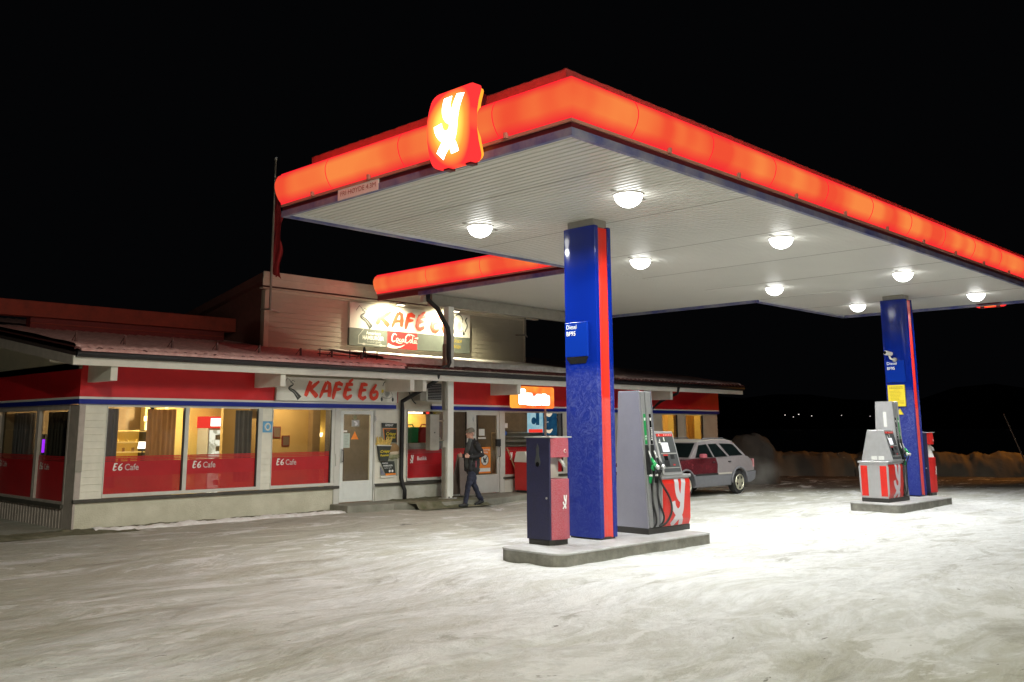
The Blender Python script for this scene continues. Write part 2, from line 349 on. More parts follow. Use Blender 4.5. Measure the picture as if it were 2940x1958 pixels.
def pillar_blue():
    m, t, b = nt('pillar_blue'); N = t.nodes; L = t.links
    tc = N.new('ShaderNodeTexCoord'); sp = N.new('ShaderNodeSeparateXYZ'); L.new(tc.outputs['Object'], sp.inputs[0])
    warp = N.new('ShaderNodeTexNoise'); warp.inputs['Scale'].default_value = 1.6; warp.inputs['Detail'].default_value = 3; L.new(tc.outputs['Object'], warp.inputs[0])
    mx = N.new('ShaderNodeMix'); mx.data_type = 'RGBA'; mx.inputs[0].default_value = .38; L.new(tc.outputs['Object'], mx.inputs[6]); L.new(warp.outputs[1], mx.inputs[7])
    n = N.new('ShaderNodeTexNoise'); n.inputs['Scale'].default_value = 24; n.inputs['Detail'].default_value = 7; n.inputs['Roughness'].default_value = .72; n.inputs['Distortion'].default_value = 1.2; L.new(mx.outputs[2], n.inputs[0])
    n3 = N.new('ShaderNodeTexNoise'); n3.inputs['Scale'].default_value = 1.3; n3.inputs['Detail'].default_value = 2; L.new(tc.outputs['Object'], n3.inputs[0])
    r = N.new('ShaderNodeValToRGB'); r.color_ramp.elements[0].position = .45; r.color_ramp.elements[1].position = .66; L.new(n.outputs[0], r.inputs[0])
    # frost grows on the lower part only: height in metres above the island
    mr = N.new('ShaderNodeMapRange'); mr.inputs[1].default_value = 2.62; mr.inputs[2].default_value = 2.36; L.new(sp.outputs[2], mr.inputs[0])
    mr2 = N.new('ShaderNodeMapRange'); mr2.inputs[1].default_value = -.25; mr2.inputs[2].default_value = 1.7; mr2.inputs[3].default_value = .18; mr2.inputs[4].default_value = 1.0; L.new(sp.outputs[2], mr2.inputs[0])
    m1 = N.new('ShaderNodeMath'); m1.operation = 'MULTIPLY'; L.new(r.outputs[0], m1.inputs[0]); L.new(mr.outputs[0], m1.inputs[1])
    m2 = N.new('ShaderNodeMath'); m2.operation = 'MULTIPLY'; L.new(m1.outputs[0], m2.inputs[0]); L.new(mr2.outputs[0], m2.inputs[1])
    m3 = N.new('ShaderNodeMath'); m3.operation = 'MULTIPLY'; L.new(m2.outputs[0], m3.inputs[0]); m3.inputs[1].default_value = .5
    c = N.new('ShaderNodeMix'); c.data_type = 'RGBA'; L.new(m3.outputs[0], c.inputs[0]); c.inputs[6].default_value = (.003, .018, .23, 1); c.inputs[7].default_value = (.15, .17, .42, 1); L.new(c.outputs[2], b.inputs['Base Color'])
    rr = N.new('ShaderNodeMapRange'); L.new(mr.outputs[0], rr.inputs[0]); rr.inputs[3].default_value = .12; rr.inputs[4].default_value = .5; L.new(rr.outputs[0], b.inputs['Roughness'])
    return m
M['pillar_blue'] = pillar_blue()
def pillar_red():
    m, t, b = nt('pillar_red'); N = t.nodes; L = t.links
    tc = N.new('ShaderNodeTexCoord'); sp = N.new('ShaderNodeSeparateXYZ'); L.new(tc.outputs['Object'], sp.inputs[0])
    mr = N.new('ShaderNodeMapRange'); mr.inputs[1].default_value = 2.1; mr.inputs[2].default_value = 2.05; L.new(sp.outputs[2], mr.inputs[0])
    n = N.new('ShaderNodeTexNoise'); n.inputs['Scale'].default_value = 30; n.inputs['Detail'].default_value = 6; L.new(tc.outputs['Object'], n.inputs[0])
    m1 = N.new('ShaderNodeMath'); m1.operation = 'MULTIPLY'; L.new(n.outputs[0], m1.inputs[0]); L.new(mr.outputs[0], m1.inputs[1])
    m2 = N.new('ShaderNodeMath'); m2.operation = 'MULTIPLY'; L.new(m1.outputs[0], m2.inputs[0]); m2.inputs[1].default_value = .45
    c = N.new('ShaderNodeMix'); c.data_type = 'RGBA'; L.new(m2.outputs[0], c.inputs[0]); c.inputs[6].default_value = (.80, .035, .02, 1); c.inputs[7].default_value = (.55, .25, .25, 1); L.new(c.outputs[2], b.inputs['Base Color'])
    b.inputs['Roughness'].default_value = .3
    return m
M['pillar_red'] = pillar_red()
M['soffit'] = mat('soffit', (.66, .65, .60), .40, spec=.5, var=.03, vs=1)

def ground_mat():
    m, t, b = nt('packed_snow'); N = t.nodes; L = t.links
    tc = N.new('ShaderNodeTexCoord')
    wn_ = N.new('ShaderNodeTexNoise'); wn_.inputs['Scale'].default_value = .13; wn_.inputs['Detail'].default_value = 2; L.new(tc.outputs['Object'], wn_.inputs[0])
    ws = N.new('ShaderNodeVectorMath'); ws.operation = 'SCALE'; ws.inputs['Scale'].default_value = 3.6; L.new(wn_.outputs[1], ws.inputs[0])
    wv = N.new('ShaderNodeVectorMath'); wv.operation = 'ADD'; L.new(tc.outputs['Object'], wv.inputs[0]); L.new(ws.outputs[0], wv.inputs[1])
    def noi(scale, st, det=8, rg=.62, dist=0.0, rotz=0.0):
        mp = N.new('ShaderNodeMapping'); mp.inputs['Scale'].default_value = st; mp.inputs['Rotation'].default_value = (0, 0, rotz); L.new(wv.outputs[0], mp.inputs[0])
        n = N.new('ShaderNodeTexNoise'); n.inputs['Scale'].default_value = scale; n.inputs['Detail'].default_value = det; n.inputs['Roughness'].default_value = rg; n.inputs['Distortion'].default_value = dist; L.new(mp.outputs[0], n.inputs[0]); return n
    def ramp(src, p0, p1, v0=0, v1=1):
        r = N.new('ShaderNodeMapRange'); r.inputs[1].default_value = p0; r.inputs[2].default_value = p1; r.inputs[3].default_value = v0; r.inputs[4].default_value = v1; L.new(src, r.inputs[0]); return r.outputs[0]
    def math_(op, a, c):
        q = N.new('ShaderNodeMath'); q.operation = op; q.use_clamp = False
        for i, s in enumerate((a, c)):
            if isinstance(s, (int, float)): q.inputs[i].default_value = s
            else: L.new(s, q.inputs[i])
        return q.outputs[0]
    def mixc(f, a, c):
        q = N.new('ShaderNodeMix'); q.data_type = 'RGBA'
        if isinstance(f, (int, float)): q.inputs[0].default_value = f
        else: L.new(f, q.inputs[0])
        for i, s in ((6, a), (7, c)):
            if isinstance(s, tuple): q.inputs[i].default_value = (*s, 1)
            else: L.new(s, q.inputs[i])
        return q.outputs[2]
    tracks = noi(1.7, (.34, 1.3, 1), 10, .70, .9, R(-9))      # tyre streaks along the lanes
    blot = noi(.45, (.7, 1, 1), 8, .66, .6)
    fine = noi(6, (.55, 1.3, 1), 10, .74, .5, R(-12)); grit = noi(60, (1, 1, 1), 3, .6); mid = noi(19, (.6, 1.2, 1), 6, .72, .4, R(-10))
    snow = mixc(ramp(fine.outputs[0], .35, .65), (.82, .83, .85), (.60, .60, .60))
    dirt = mixc(ramp(fine.outputs[0], .3, .7), (.37, .36, .30), (.53, .52, .455))
    sp = N.new('ShaderNodeSeparateXYZ'); L.new(tc.outputs['Object'], sp.inputs[0])
    a = math_('ADD', math_('MULTIPLY', tracks.outputs[0], .62), math_('MULTIPLY', blot.outputs[0], .42))
    # drier snow in the lanes, dirt outwards, plus the lamps' bright pool painted in
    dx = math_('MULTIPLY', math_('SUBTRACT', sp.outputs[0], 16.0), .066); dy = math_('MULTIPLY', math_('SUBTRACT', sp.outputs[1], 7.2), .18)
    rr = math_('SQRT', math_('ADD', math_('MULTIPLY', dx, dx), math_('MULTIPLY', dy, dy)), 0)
    clean_pool = ramp(rr, .45, 1.25, .12, -.12)
    a = math_('ADD', a, clean_pool)
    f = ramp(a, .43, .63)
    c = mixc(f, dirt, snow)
    g = ramp(grit.outputs[0], .64, .74, 0, .4)
    c = mixc(math_('MULTIPLY', g, math_('SUBTRACT', 1.05, f)), c, (.16, .145, .12))
    sd = math_('ADD', math_('MULTIPLY', sp.outputs[0], .715), math_('MULTIPLY', sp.outputs[1], .70)); wob = noi(.5, (1, 1, 1), 5, .6)
    road = ramp(math_('ADD', sd, math_('MULTIPLY', wob.outputs[0], 3.0)), 28.2, 31.0)
    c = mixc(road, c, mixc(ramp(tracks.outputs[0], .4, .6), (.055, .042, .032), (.10, .08, .06)))
    c = mixc(ramp(mid.outputs[0], .56, .74, 0, .42), c, mixc(.5, c, (.13, .12, .10)))
    c = mixc(ramp(mid.outputs[0], .44, .28, 0, .35), c, (.74, .74, .73))
    crust = noi(1.25, (.5, 1.25, 1), 9, .72, .7, R(-14))
    c = mixc(ramp(crust.outputs[0],   .545, .60, 0, .62), c, (.82, .82, .83))
    c = mixc(ramp(crust.outputs[0], .44, .36, 0, .55), c, (.27, .255, .21))
    chips = noi(11, (.45, 1.3, 1), 4, .55, .3, R(-6))
    c = mixc(ramp(chips.outputs[0], .70, .73, 0, .75), c, (.10, .09, .07))
    # worn-through dark spots
    spot = noi(.9, (.8, 1.6, 1), 5, .6, .4)
    c = mixc(math_('MULTIPLY', ramp(spot.outputs[0], .705, .74), .8), c, (.10, .10, .095))
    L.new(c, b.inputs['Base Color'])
    L.new(ramp(fine.outputs[0], .3, .7, .42, .75), b.inputs['Roughness']); b.inputs['Specular IOR Level'].default_value = .35
    hgt = math_('ADD', math_('ADD', math_('MULTIPLY', tracks.outputs[0], .8), math_('MULTIPLY', fine.outputs[0], .5)), math_('ADD', math_('MULTIPLY', grit.outputs[0], .10), math_('MULTIPLY', mid.outputs[0], .32)))
    bp = N.new('ShaderNodeBump'); bp.inputs['Strength'].default_value = .9; bp.inputs['Distance'].default_value = .075; L.new(hgt, bp.inputs['Height']); L.new(bp.outputs[0], b.inputs['Normal'])
    return m
M['ground'] = ground_mat()
M['heap'] = mat('heap', (.045, .032, .024), .9, c2=(.022, .016, .013), vs=2.4, bump=1.0, bs=9)
M['bank'] = mat('bank', (.16, .135, .11), .85, c2=(.11, .09, .07), vs=1.4, bump=1.0, bs=9)
M['land'] = mat('land', (.008, .008, .009), .9, var=.3, vs=.05)
M['water'] = mat('water', (.004, .005, .007), .35, spec=.2)

# ---------------------------------------------------------------- ground
X_I = 8.0
def gz(x, y):
    p = Vector((x * .35, y * 1.1, 0)); q = Vector((x, y, 5))
    z = .016 * noise.noise(p * .9) + .012 * noise.noise(q * 1.7) + .006 * noise.noise(q * 5.1)
    r1 = 1 - abs(noise.noise(Vector((x * .28 + y * .05, y * 1.9, 3.3)))) * 2; z += .018 * max(0, r1 - .35) * (1 - max(0, min(1, (y - 13.5))))
    r2 = noise.noise(Vector((x * 2.6, y * 4.2, 9))); z += .010 * max(0, r2)
    for cx_, cy_, rad in ((6, -18, 23.2), (6, -18, 24.5), (14, -26, 29.3), (14, -26, 30.7), (22, 34, 33.5), (22, 34, 34.8)):
        dr_ = math.hypot(x - cx_, y - cy_) - rad + .25 * noise.noise(Vector((x * .2, y * .2, cx_))); a_ = abs(dr_)
        if a_ < .35 and not (X_I < x and 6.9 < y < 8.5): z += (-.016 * max(0, 1 - a_ / .11) + .014 * max(0, 1 - abs(a_ - .17) / .08)) * (.6 + .6 * noise.noise(Vector((x * 1.1, y * 1.1, 1))))
    # keep it low where kerbs, walls and the car stand
    z += -.10 * max(0, min(1, (6.1 - x) / 3)) * max(0, min(1, (y - 14.0) / 2.5))
    return z - .022
def lin(a, b, n): return [a + (b - a) * i / n for i in range(n)]
xs = [-1500, -300, -60, -20, -8] + lin(-3, 12, 150) + lin(12, 26, 100) + lin(26, 36, 40) + [36, 40, 45, 55]
ys = [-1500, -300, -60, -20, -8] + lin(-3, 4, 50) + lin(4, 17, 150) + lin(17, 24, 30) + [24, 30, 36, 45, 55]
rows = []
for yv in ys: rows.append([(xv, yv, gz(xv, yv) if -4 < xv < 40 and -4 < yv < 30 else -.02) for xv in xs])
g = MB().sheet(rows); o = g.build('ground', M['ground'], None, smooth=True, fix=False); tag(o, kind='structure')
MB().sheet([[(-1500, 55, -.1), (55, 55, -.1)], [(-1500, 3500, -.5), (55, 3500, -.5)]]).build('water', M['water'])['kind'] = 'structure'
w2 = MB().sheet([[(55, -1500, -.1), (3500, -1500, -.5)], [(55, 3500, -.1), (3500, 3500, -.5)]]).build('water', M['water']); w2['kind'] = 'structure'
hl = []
for i in range(60):
    a = R(-6 + i * 1.9); rr = 900 + 120 * noise.noise(Vector((i * .3, 0, 0))); hh = 34 + 22 * noise.noise(Vector((i * .37, 3, 0))) + 10 * noise.noise(Vector((i * 1.3, 8, 0)))
    hl.append([(math.cos(a) * rr, math.sin(a) * rr, -.5), (math.cos(a) * (rr+40), math.sin(a) * (rr+40), hh * .45), (math.cos(a) * (rr+140), math.sin(a) * (rr+140), hh), (math.cos(a) * (rr+400), math.sin(a) * (rr+400), -1)])
MB().sheet(hl).build('hills', M['land'], smooth=True)['kind'] = 'structure'

# snow bank at the far side of the yard, ridge mesh
def bank(name, pts, hgt, wid, seed, label):
    rows = []; n = 300
    for i in range(n + 1):
        t = i / n * (len(pts) - 1); k = min(int(t), len(pts) - 2); p = Vector(pts[k]).lerp(Vector(pts[k+1]), t - k)
        d = (Vector(pts[k+1]) - Vector(pts[k])).normalized(); nn = Vector((-d.y, d.x, 0)); row = []
        endf = min(1, min(t, len(pts) - 1 - t) * 6)
        for j in range(17):
            s = j / 16 * 2 - 1
            hh = hgt * endf * (1 - abs(s) ** 2.6) * (1.0 + .14 * noise.noise(Vector((i * .044, s, seed))) + .20 * noise.noise(Vector((i * .18, s * 3, seed + 4))) + .10 * noise.noise(Vector((i * .6, s * 8, seed + 9))))
            q = p + nn * (s * wid * (1 + .2 * noise.noise(Vector((i * .08, 9, seed)))))
            q = q + Vector((0, 0, max(-.06, hh) - .05 + .05 * noise.noise(Vector((i * .35, s * 6, seed)))))
            row.append(tuple(q))
        rows.append(row)
    mb = MB().sheet(rows)
    return top(mb, name, M['bank'], label, 'snow bank', smooth=True)
bank('snow_bank', [(23.6, 22.0, 0), (27.8, 18.2, 0), (31.5, 14.2, 0), (33.6, 10.6, 0), (36.5, 6.5, 0)], .74, .95, 1, 'long ploughed snow bank lit orange along its crest at the back of the yard')
# rounded dark brown, bale-like heap
def heap():
    mb = MB(); rows = []; cxx, cyy = 24.9, 14.15; dr = Vector((.706, -.708, 0)); dn = Vector((.7, .7, 0))
    for j in range(15):
        th = j / 14 * math.pi * .5; row = []
        for i in range(33):
            ph = i / 32 * 2 * math.pi; cr = math.cos(th) ** .55; h = 1.36 * math.sin(th) ** .85
            n_ = 1 + .09 * noise.noise(Vector((math.cos(ph) * 1.5, math.sin(ph) * 1.5, th * 2)))
            p = Vector((cxx, cyy, 0)) + dr * (math.cos(ph) * cr * .78 * n_) + dn * (math.sin(ph) * cr * .8 * n_)
            # hollow scooped into the side facing the pumps
            a = math.cos(ph) * cr; dent = max(0, 1 - ((a - .25) / .22) ** 2 - ((h - .9) / .28) ** 2) if math.sin(ph) < 0 else 0
            p = p + dn * (.22 * dent); row.append((p.x, p.y, h * n_ - .05))
        rows.append(row)
    mb.sheet(rows); return top(mb, 'brown_heap', M['heap'], 'rounded dark brown heap with a hollow, behind the parked estate car', 'snow heap', smooth=True)
heap()
# marker pole leaning above the bank
mb = MB().cyl((33.4, 9.35, .3), (32.75, 9.7, 1.95), .025, .02, 8)
top(mb, 'marker_pole', M['brown_board'], 'thin leaning snow marker pole standing in the snow bank', 'pole')

# ---------------------------------------------------------------- canopy
X0, X1, Y0, Y1 = 6.63, 23.35, 5.50, 10.49
WX0, WX1, WY = 12.78, 19.01, 14.86
ZR = 4.30; ZS = 4.36; ZB = 4.47; ZT = 4.87
can = empty('forecourt_canopy', (X0, Y0, 0), 'large flat petrol station canopy with glowing red edge and white ribbed soffit', 'canopy')
def soffit(mb, xa, xb, ya, yb):
    p = .105; n = int((xb - xa) / p); prof = []
    for i in range(n):
        x = xa + i * p; prof += [(x, ZS), (x + p*.62, ZS), (x + p*.70, ZS + .012), (x + p*.92, ZS + .012)]
    prof.append((xb, ZS))
    mb.sheet([[(x, ya, z) for x, z in prof], [(x, yb, z) for x, z in prof]])
s = MB(); soffit(s, X0 + .05, X1 - .05, Y0 + .05, Y1 - .05); soffit(s, WX0 + .05, WX1 - .05, Y1 - .05, WY - .03)
s.build('soffit', M['soffit'], can, fix=False)
# joints across the soffit sheets
s = MB()
for x in (8.0, 10.2, 12.4, 14.6, 16.8, 19.0, 21.2): s.box(x, x + .014, Y0 + .05, Y1 - .05, ZS - .003, ZS + .004)

s.build('soffit_joint', M['grey_metal'], can)
d = MB().box(X0 + .02, X1 - .02, Y0 + .02, Y1 - .02, ZS + .03, ZB); d.box(WX0 + .02, WX1 - .02, Y1 - .02, WY - .02, ZS + .03, ZB - .01)
d.build('deck', M['dark_roof'], can)
# bottom rim (blue and pale strips)
t = MB(); w = .055
t.box(X0, X1, Y0, Y0 + w, ZR, ZS + .02); t.box(X0, X0 + w, Y0 + w, Y1, ZR, ZS + .02); t.box(X0 + w, WX0, Y1 - w, Y1, ZR, ZS + .02)
t.box(WX1, X1, Y1 - w, Y1, ZR, ZS + .02); t.box(X1 - w, X1, Y0 + w, Y1 - w, ZR, ZS + .02)
t.box(WX0, WX0 + w, Y1 - w, WY, ZR, ZS + .02); t.box(WX1 - w, WX1, Y1, WY, ZR, ZS + .02)
t.build('rim', M['trim_blue'], can)
t = MB(); w2 = .075
t.box(X0 + .058, X1 - .06, Y0 + .058, Y0 + w2, ZS - .03, ZS + .01); t.box(X0 + .058, X0 + w2, Y0 + .08, Y1 - .06, ZS - .03, ZS + .01); t.box(X0 + .08, WX0, Y1 - w2, Y1 - .058, ZS - .03, ZS + .01); t.box(WX1, X1 - .06, Y1 - w2, Y1 - .058, ZS - .03, ZS + .01)
t.box(WX0 + .058, WX0 + w2, Y1, WY - .05, ZS - .03, ZS + .01)
t.build('inner_trim', M['trim_white'], can)
# rear beam that carries the shop end
MB().box(WX0 + .28, WX1 + .1, WY - .13, WY + .02, 4.10, 4.345).build('beam', M['grey_metal'], can)
MB().box(WX0 + .2, WX1 + .15, WY + .05, WY + .17, 4.17, 4.33).build('gutter', M['white_paint'], can, bevel=.02)
# dark fascia board, lip, lit band with a bulging profile
sides = [('x', X0, Y0, Y1, -1), ('y', Y0, X0, X1, -1), ('e', X1, Y0, Y1, 1), ('w', WX0, Y1, 16.24, -1)]
prof = [(.0, ZB), (.055, 4.53), (.095, 4.60), (.115, 4.67), (.118, 4.73), (.10, 4.79), (.07, 4.84), (.02, ZT)]
fd = MB(); lp = MB()
fd.box(X0 + .012, X0 + .04, Y0 + .012, Y1 - .01, ZR + .015, ZB); fd.box(X0 + .04, X1 - .012, Y0 + .012, Y0 + .04, ZR + .015, ZB); fd.box(X1 - .04, X1 - .012, Y0 + .04, Y1 - .01, ZR + .015, ZB)
fd.box(WX0 + .012, WX0 + .04, Y1, 16.24, ZR + .015, ZB)
fd.build('fascia_board', M['fascia_dark'], can)
lp.box(X0 - .012, X0 + .05, Y0 - .012, Y1, ZB - .035, ZB - .004); lp.box(X0 + .05, X1 + .012, Y0 - .012, Y0 + .05, ZB - .035, ZB - .004); lp.box(WX0 - .012, WX0 + .05, Y1, 16.24, ZB - .035, ZB - .004)
lp.box(X1 - .05, X1 + .012, Y0 + .05, Y1, ZB - .035, ZB - .004)
lp.build('fascia_lip', M['lip'], can)
def ring(o_, z):   # corner-mitred path of the main band
    return [(X0 - o_, Y1 + .0, z), (X0 - o_, Y0 - o_, z), (X1 + o_, Y0 - o_, z), (X1 + o_, Y1, z)]
rows = [ring(a, z) for a, z in prof]
bd = MB()
def seg(p, q, n): return [tuple(Vector(p).lerp(Vector(q), i / n)) for i in range(n + 1)]
for k, n in ((0, 8), (1, 26), (2, 8)):
    bd.sheet([seg(r[k], r[k+1], n) for r in rows])
bd.prism([(X0, ZB)] + [(X0 - a, z) for a, z in prof] + [(X0 + .06, ZT)], lambda u, v: (u, Y1, v), lambda u, v: (u, Y1 + .002, v))
b1 = bd.build('light_band', M['band'], can, smooth=True, fix=False)
bw = MB().sheet([seg((WX0 - a, Y1 + .05, z), (WX0 - a, 16.24, z), 9) for a, z in prof])
bw.prism([(WX0, ZB)] + [(WX0 - a, z) for a, z in prof] + [(WX0 + .06, ZT)], lambda u, v: (u, 16.24, v), lambda u, v: (u, 16.242, v))
bw.build('light_band', M['band'], can)
# seams and clips of the plastic band
sm = MB(); cl = MB(); be = MB()
def seam(P0, ax, pos, o_=.004):
    pts = []
    for a, z in prof:
        if ax == 'x': pts.append((P0 - a - o_, pos, z))
        elif ax == 'y': pts.append((pos, P0 - a - o_, z))
    return pts
for y in (Y0 + .95, 7.95, 9.35): MB().tube(seam(X0, 'x', y), .006, 5).build('band_seam', M['band_edge'], can)
xx = X0 + .92
while xx < X1: MB().tube(seam(Y0, 'y', xx), .006, 5).build('band_seam', M['band_edge'], can); xx += 1.42
for y in (11.4, 12.9, 14.5): MB().tube(seam(WX0, 'x', y), .006, 5).build('band_seam', M['band_edge'], can)
for y in (6.35, 7.0, 8.6, 9.75): MB().cyl((X0 - .02, y, ZB - .02), (X0 - .02, y, ZB + .035), .028, n=10).build('band_clip', M['lip'], can)
xx = X0 + 1.6
while xx < X1: MB().cyl((xx, Y0 - .02, ZB - .02), (xx, Y0 - .02, ZB + .035), .028, n=10).build('band_clip', M['lip'], can); xx += 1.42
be.tube([(X0 - .004, Y1, ZB), (X0 - .004, Y0 - .004, ZB), (X1, Y0 - .004, ZB)], .011, 6); be.tube([(WX0 - .004, Y1, ZB), (WX0 - .004, 16.24, ZB)], .011, 6)
be.build('band_edge', M['band_edge'], can); be = MB(); be.tube([(X0 - .012, Y1, ZT), (X0 - .012, Y0 - .012, ZT), (X1, Y0 - .012, ZT)], .013, 6); be.tube([(WX0 - .012, Y1, ZT), (WX0 - .012, 16.24, ZT)], .013, 6)
be.build('band_edge', M['band_edge'], can)
# parapet upstand behind the band, frosted along the top
pr = MB(); q = .35
pr.box(X0 + q, X0 + q + .06, Y0 + q, Y1 - .15, ZB, 5.15); pr.box(X0 + q + .06, X1 - q, Y0 + q, Y0 + q + .06, ZB, 5.15); pr.box(X1 - q - .06, X1 - q, Y0 + q + .06, Y1 - .15, ZB, 5.15)
pr.box(X0 + .05, X1 - .05, Y0 + .03, Y0 + q, ZT - .03, ZT - .01); pr.box(X0 + .03, X0 + q, Y0 + q, Y1 - .1, ZT - .03, ZT - .01)
pr.build('parapet', M['parapet_red'], can)
rim = MB()
def rag(p, q, n, ax):
    pts = [Vector(p).lerp(Vector(q), i / n) + Vector((0, 0, .010 * noise.noise(Vector((i * .8, ax, 0))))) for i in range(n + 1)]
    rim.tube(pts, [.022 + .006 * noise.noise(Vector((i * 1.3, ax, 4))) for i in range(n + 1)], 6)
rag((X0 + q + .02, Y1 - .15, 5.15), (X0 + q + .02, Y0 + q, 5.15), 60, 0); rag((X0 + q, Y0 + q + .02, 5.15), (X1 - q, Y0 + q + .02, 5.15), 190, 7)
rim.build('snow_edge', M['parapet_red'], can, smooth=True)
# clearance plate
pl = Plane((X0 - .004, 9.23, 4.315), (0, -1, 0), (0, 0, 1))
hs = MB().box(X0 - .006, X0 + .011, 8.44, 9.23, 4.300, 4.436).build('height_plate', M['paper'], can)
M['faded'] = mat('faded', (.30, .10, .08), .6)
text(hs, 'FRI HØYDE 4.3M', Plane((X0 - .008, 9.23, 4.315), (0, -1, 0), (0, 0, 1)), .05, .03, .085, M['faded'], width=.69, ext=.001)
# dark plate and small red-blue marks on the rim
# downpipe at the shop end of the canopy
dp = MB().tube([(WX0 + .14, 14.70, 4.32), (WX0 + .14, 14.70, 4.20), (WX0 + .30, 14.58, 4.02), (13.30, 14.50, 3.62), (13.33, 14.50, 3.45), (13.33, 14.50, 3.05), (13.33, 14.48, 2.90), (13.22, 14.42, 2.80), (12.95, 14.38, 2.76)], .05, 12)
dp.build('downpipe', M['black'], can, smooth=True)

# ceiling lamps
LX = [9.089, 12.900, 17.503, 21.428]; LY = [6.665, 9.246]
lampnames = {(0, 0): 'nearest to the glowing front corner', (0, 1): 'left of the near pillar', (1, 0): 'second in the row nearest the right edge', (1, 1): 'just right of the near pillar top',
             (2, 0): 'third in the row nearest the right edge', (2, 1): 'above the inner rear corner of the canopy', (3, 0): 'right of the far pillar', (3, 1): 'left of the far pillar'}
def make_lamp():
    r = empty('ceiling_lamp', (0, 0, 0), 'x', 'ceiling lamp', 'round lamps in the canopy soffit')
    MB().cyl((0, 0, -.012), (0, 0, 0), .185, n=28).build('housing', M['white_paint'], r, local=True)
    mb = MB(); rows = []
    for j in range(7):
        th = j / 6 * math.pi / 2; rows.append([(.172 * math.cos(th) * math.cos(i / 24 * 2 * math.pi),   .172 * math.cos(th) * math.sin(i / 24 * 2 * math.pi), -.012 - .15 * math.sin(th)) for i in range(25)])
    mb.sheet(rows).build('glare_dome', M['lamp'], r, local=True, smooth=True)  # deep dome shape stands in for the round glare of a flush lamp
    for q_ in (.24, -.34): MB().box(q_, q_ + .10, -.012, .012, -.012, .0).build('bracket', M['grey_metal'], r, local=True)
    ld = bpy.data.lights.new('lamp_light', 'AREA'); ld.shape = 'DISK'; ld.size = .36; ld.energy = 116; ld.color = (.98, 1.0, .955); ld.spread = 2.85
    lo = bpy.data.objects.new('lamp_light', ld); col.objects.link(lo); lo.parent = r; lo.location = (0, 0, -.215)
    return r
lp0 = make_lamp()
for i, x in enumerate(LX):
    for j, y in enumerate(LY):
        o = lp0 if (i, j) == (0, 0) else copy_tree(lp0)
        o.location = Vector((x, y, ZS - .002)) * K; o['label'] = 'bright round white ceiling lamp, ' + lampnames[(i, j)]

# logo signs hanging over the lit band, near end and far end
def logo_sign(X, sgn, label):
    r = empty('logo_sign', (X, 7.0, 4.28), label, 'lit sign', 'glowing logo signs on the canopy ends')
    ya, yb, z0, z1 = 6.66, 7.33, 4.28, 5.12; zc = 4.70
    def bx(z, d): return X + sgn * (d - .10 * ((z - zc) / .42) ** 2)
    n = 12; poly = []
    def outline(inset, rad=.09):
        pts = []
        for (cy, cz, a0) in ((yb - inset - rad, z1 - inset - rad, 0), (ya + inset + rad, z1 - inset - rad, 90), (ya + inset + rad, z0 + inset + rad, 180), (yb - inset - rad, z0 + inset + rad, 270)):
            for k in range(5):
                a = R(a0 + k * 22.5); pts.append((cy + rad * math.cos(a), cz + rad * math.sin(a)))
        full = []
        for i in range(len(pts)):
            p, q2 = pts[i], pts[(i+1) % len(pts)]; m_ = 6 if abs(p[1]-q2[1]) > .2 else 1
            for k in range(m_): full.append((p[0] + (q2[0]-p[0]) * k / m_, p[1] + (q2[1]-p[1]) * k / m_))
        return full
    def shell(dfront, dback, mtl, nm, inset=0):
        ol = outline(inset); mb = MB(); nn = len(ol)
        c = (sum(p[0] for p in ol)/nn, sum(p[1] for p in ol)/nn); vs = []
        ringn = 5
        for k in range(ringn):
            s_ = 1 - k / ringn
            for (u, v) in ol:
                uu = c[0] + (u - c[0]) * s_; vv = c[1] + (v - c[1]) * s_; vs.append((bx(vv, dfront), uu, vv))
        vs.append((bx(c[1], dfront), c[0], c[1])); fs = []
        for k in range(ringn - 1):
            for i in range(nn): fs.append((k*nn+i, k*nn+(i+1) % nn, (k+1)*nn+(i+1) % nn, (k+1)*nn+i))
        for i in range(nn): fs.append(((ringn-1)*nn+i, (ringn-1)*nn+(i+1) % nn, ringn*nn))
        b0 = len(vs)
        for (u, v) in ol: vs.append((bx(v, dback), u, v))
        for i in range(nn): fs.append((i, (i+1) % nn, b0+(i+1) % nn, b0+i))
        fs.append(tuple(b0 + i for i in range(nn)))
        return mb.add(vs, fs).build(nm, mtl, r)
    shell(.23, .13, M['logo_face'], 'face')
    shell(.125, .07, M['logo_side'], 'housing', .02)
    shell(.065, -.02, M['fascia_dark'], 'back_box', .05)
    pln = Plane((X + sgn * .232, yb if sgn < 0 else ya, z0), (0, sgn, 0), (0, 0, 1))
    yx_mark_sub(r, pln, .14, .11, .40, .63, M['logo_white'], lambda v: (v[0] - sgn * .10 * ((v[2] - zc) / .42) ** 2, v[1], v[2]), [4.35 + .05 * q for q in range(15)], .012, 1.15)
    for q_ in (6.78, 7.12): MB().box(min(X, X + sgn * .1), max(X, X + sgn * .1), q_, q_ + .08, 4.26, 4.34).build('bracket', M['fascia_dark'], r)
    return r
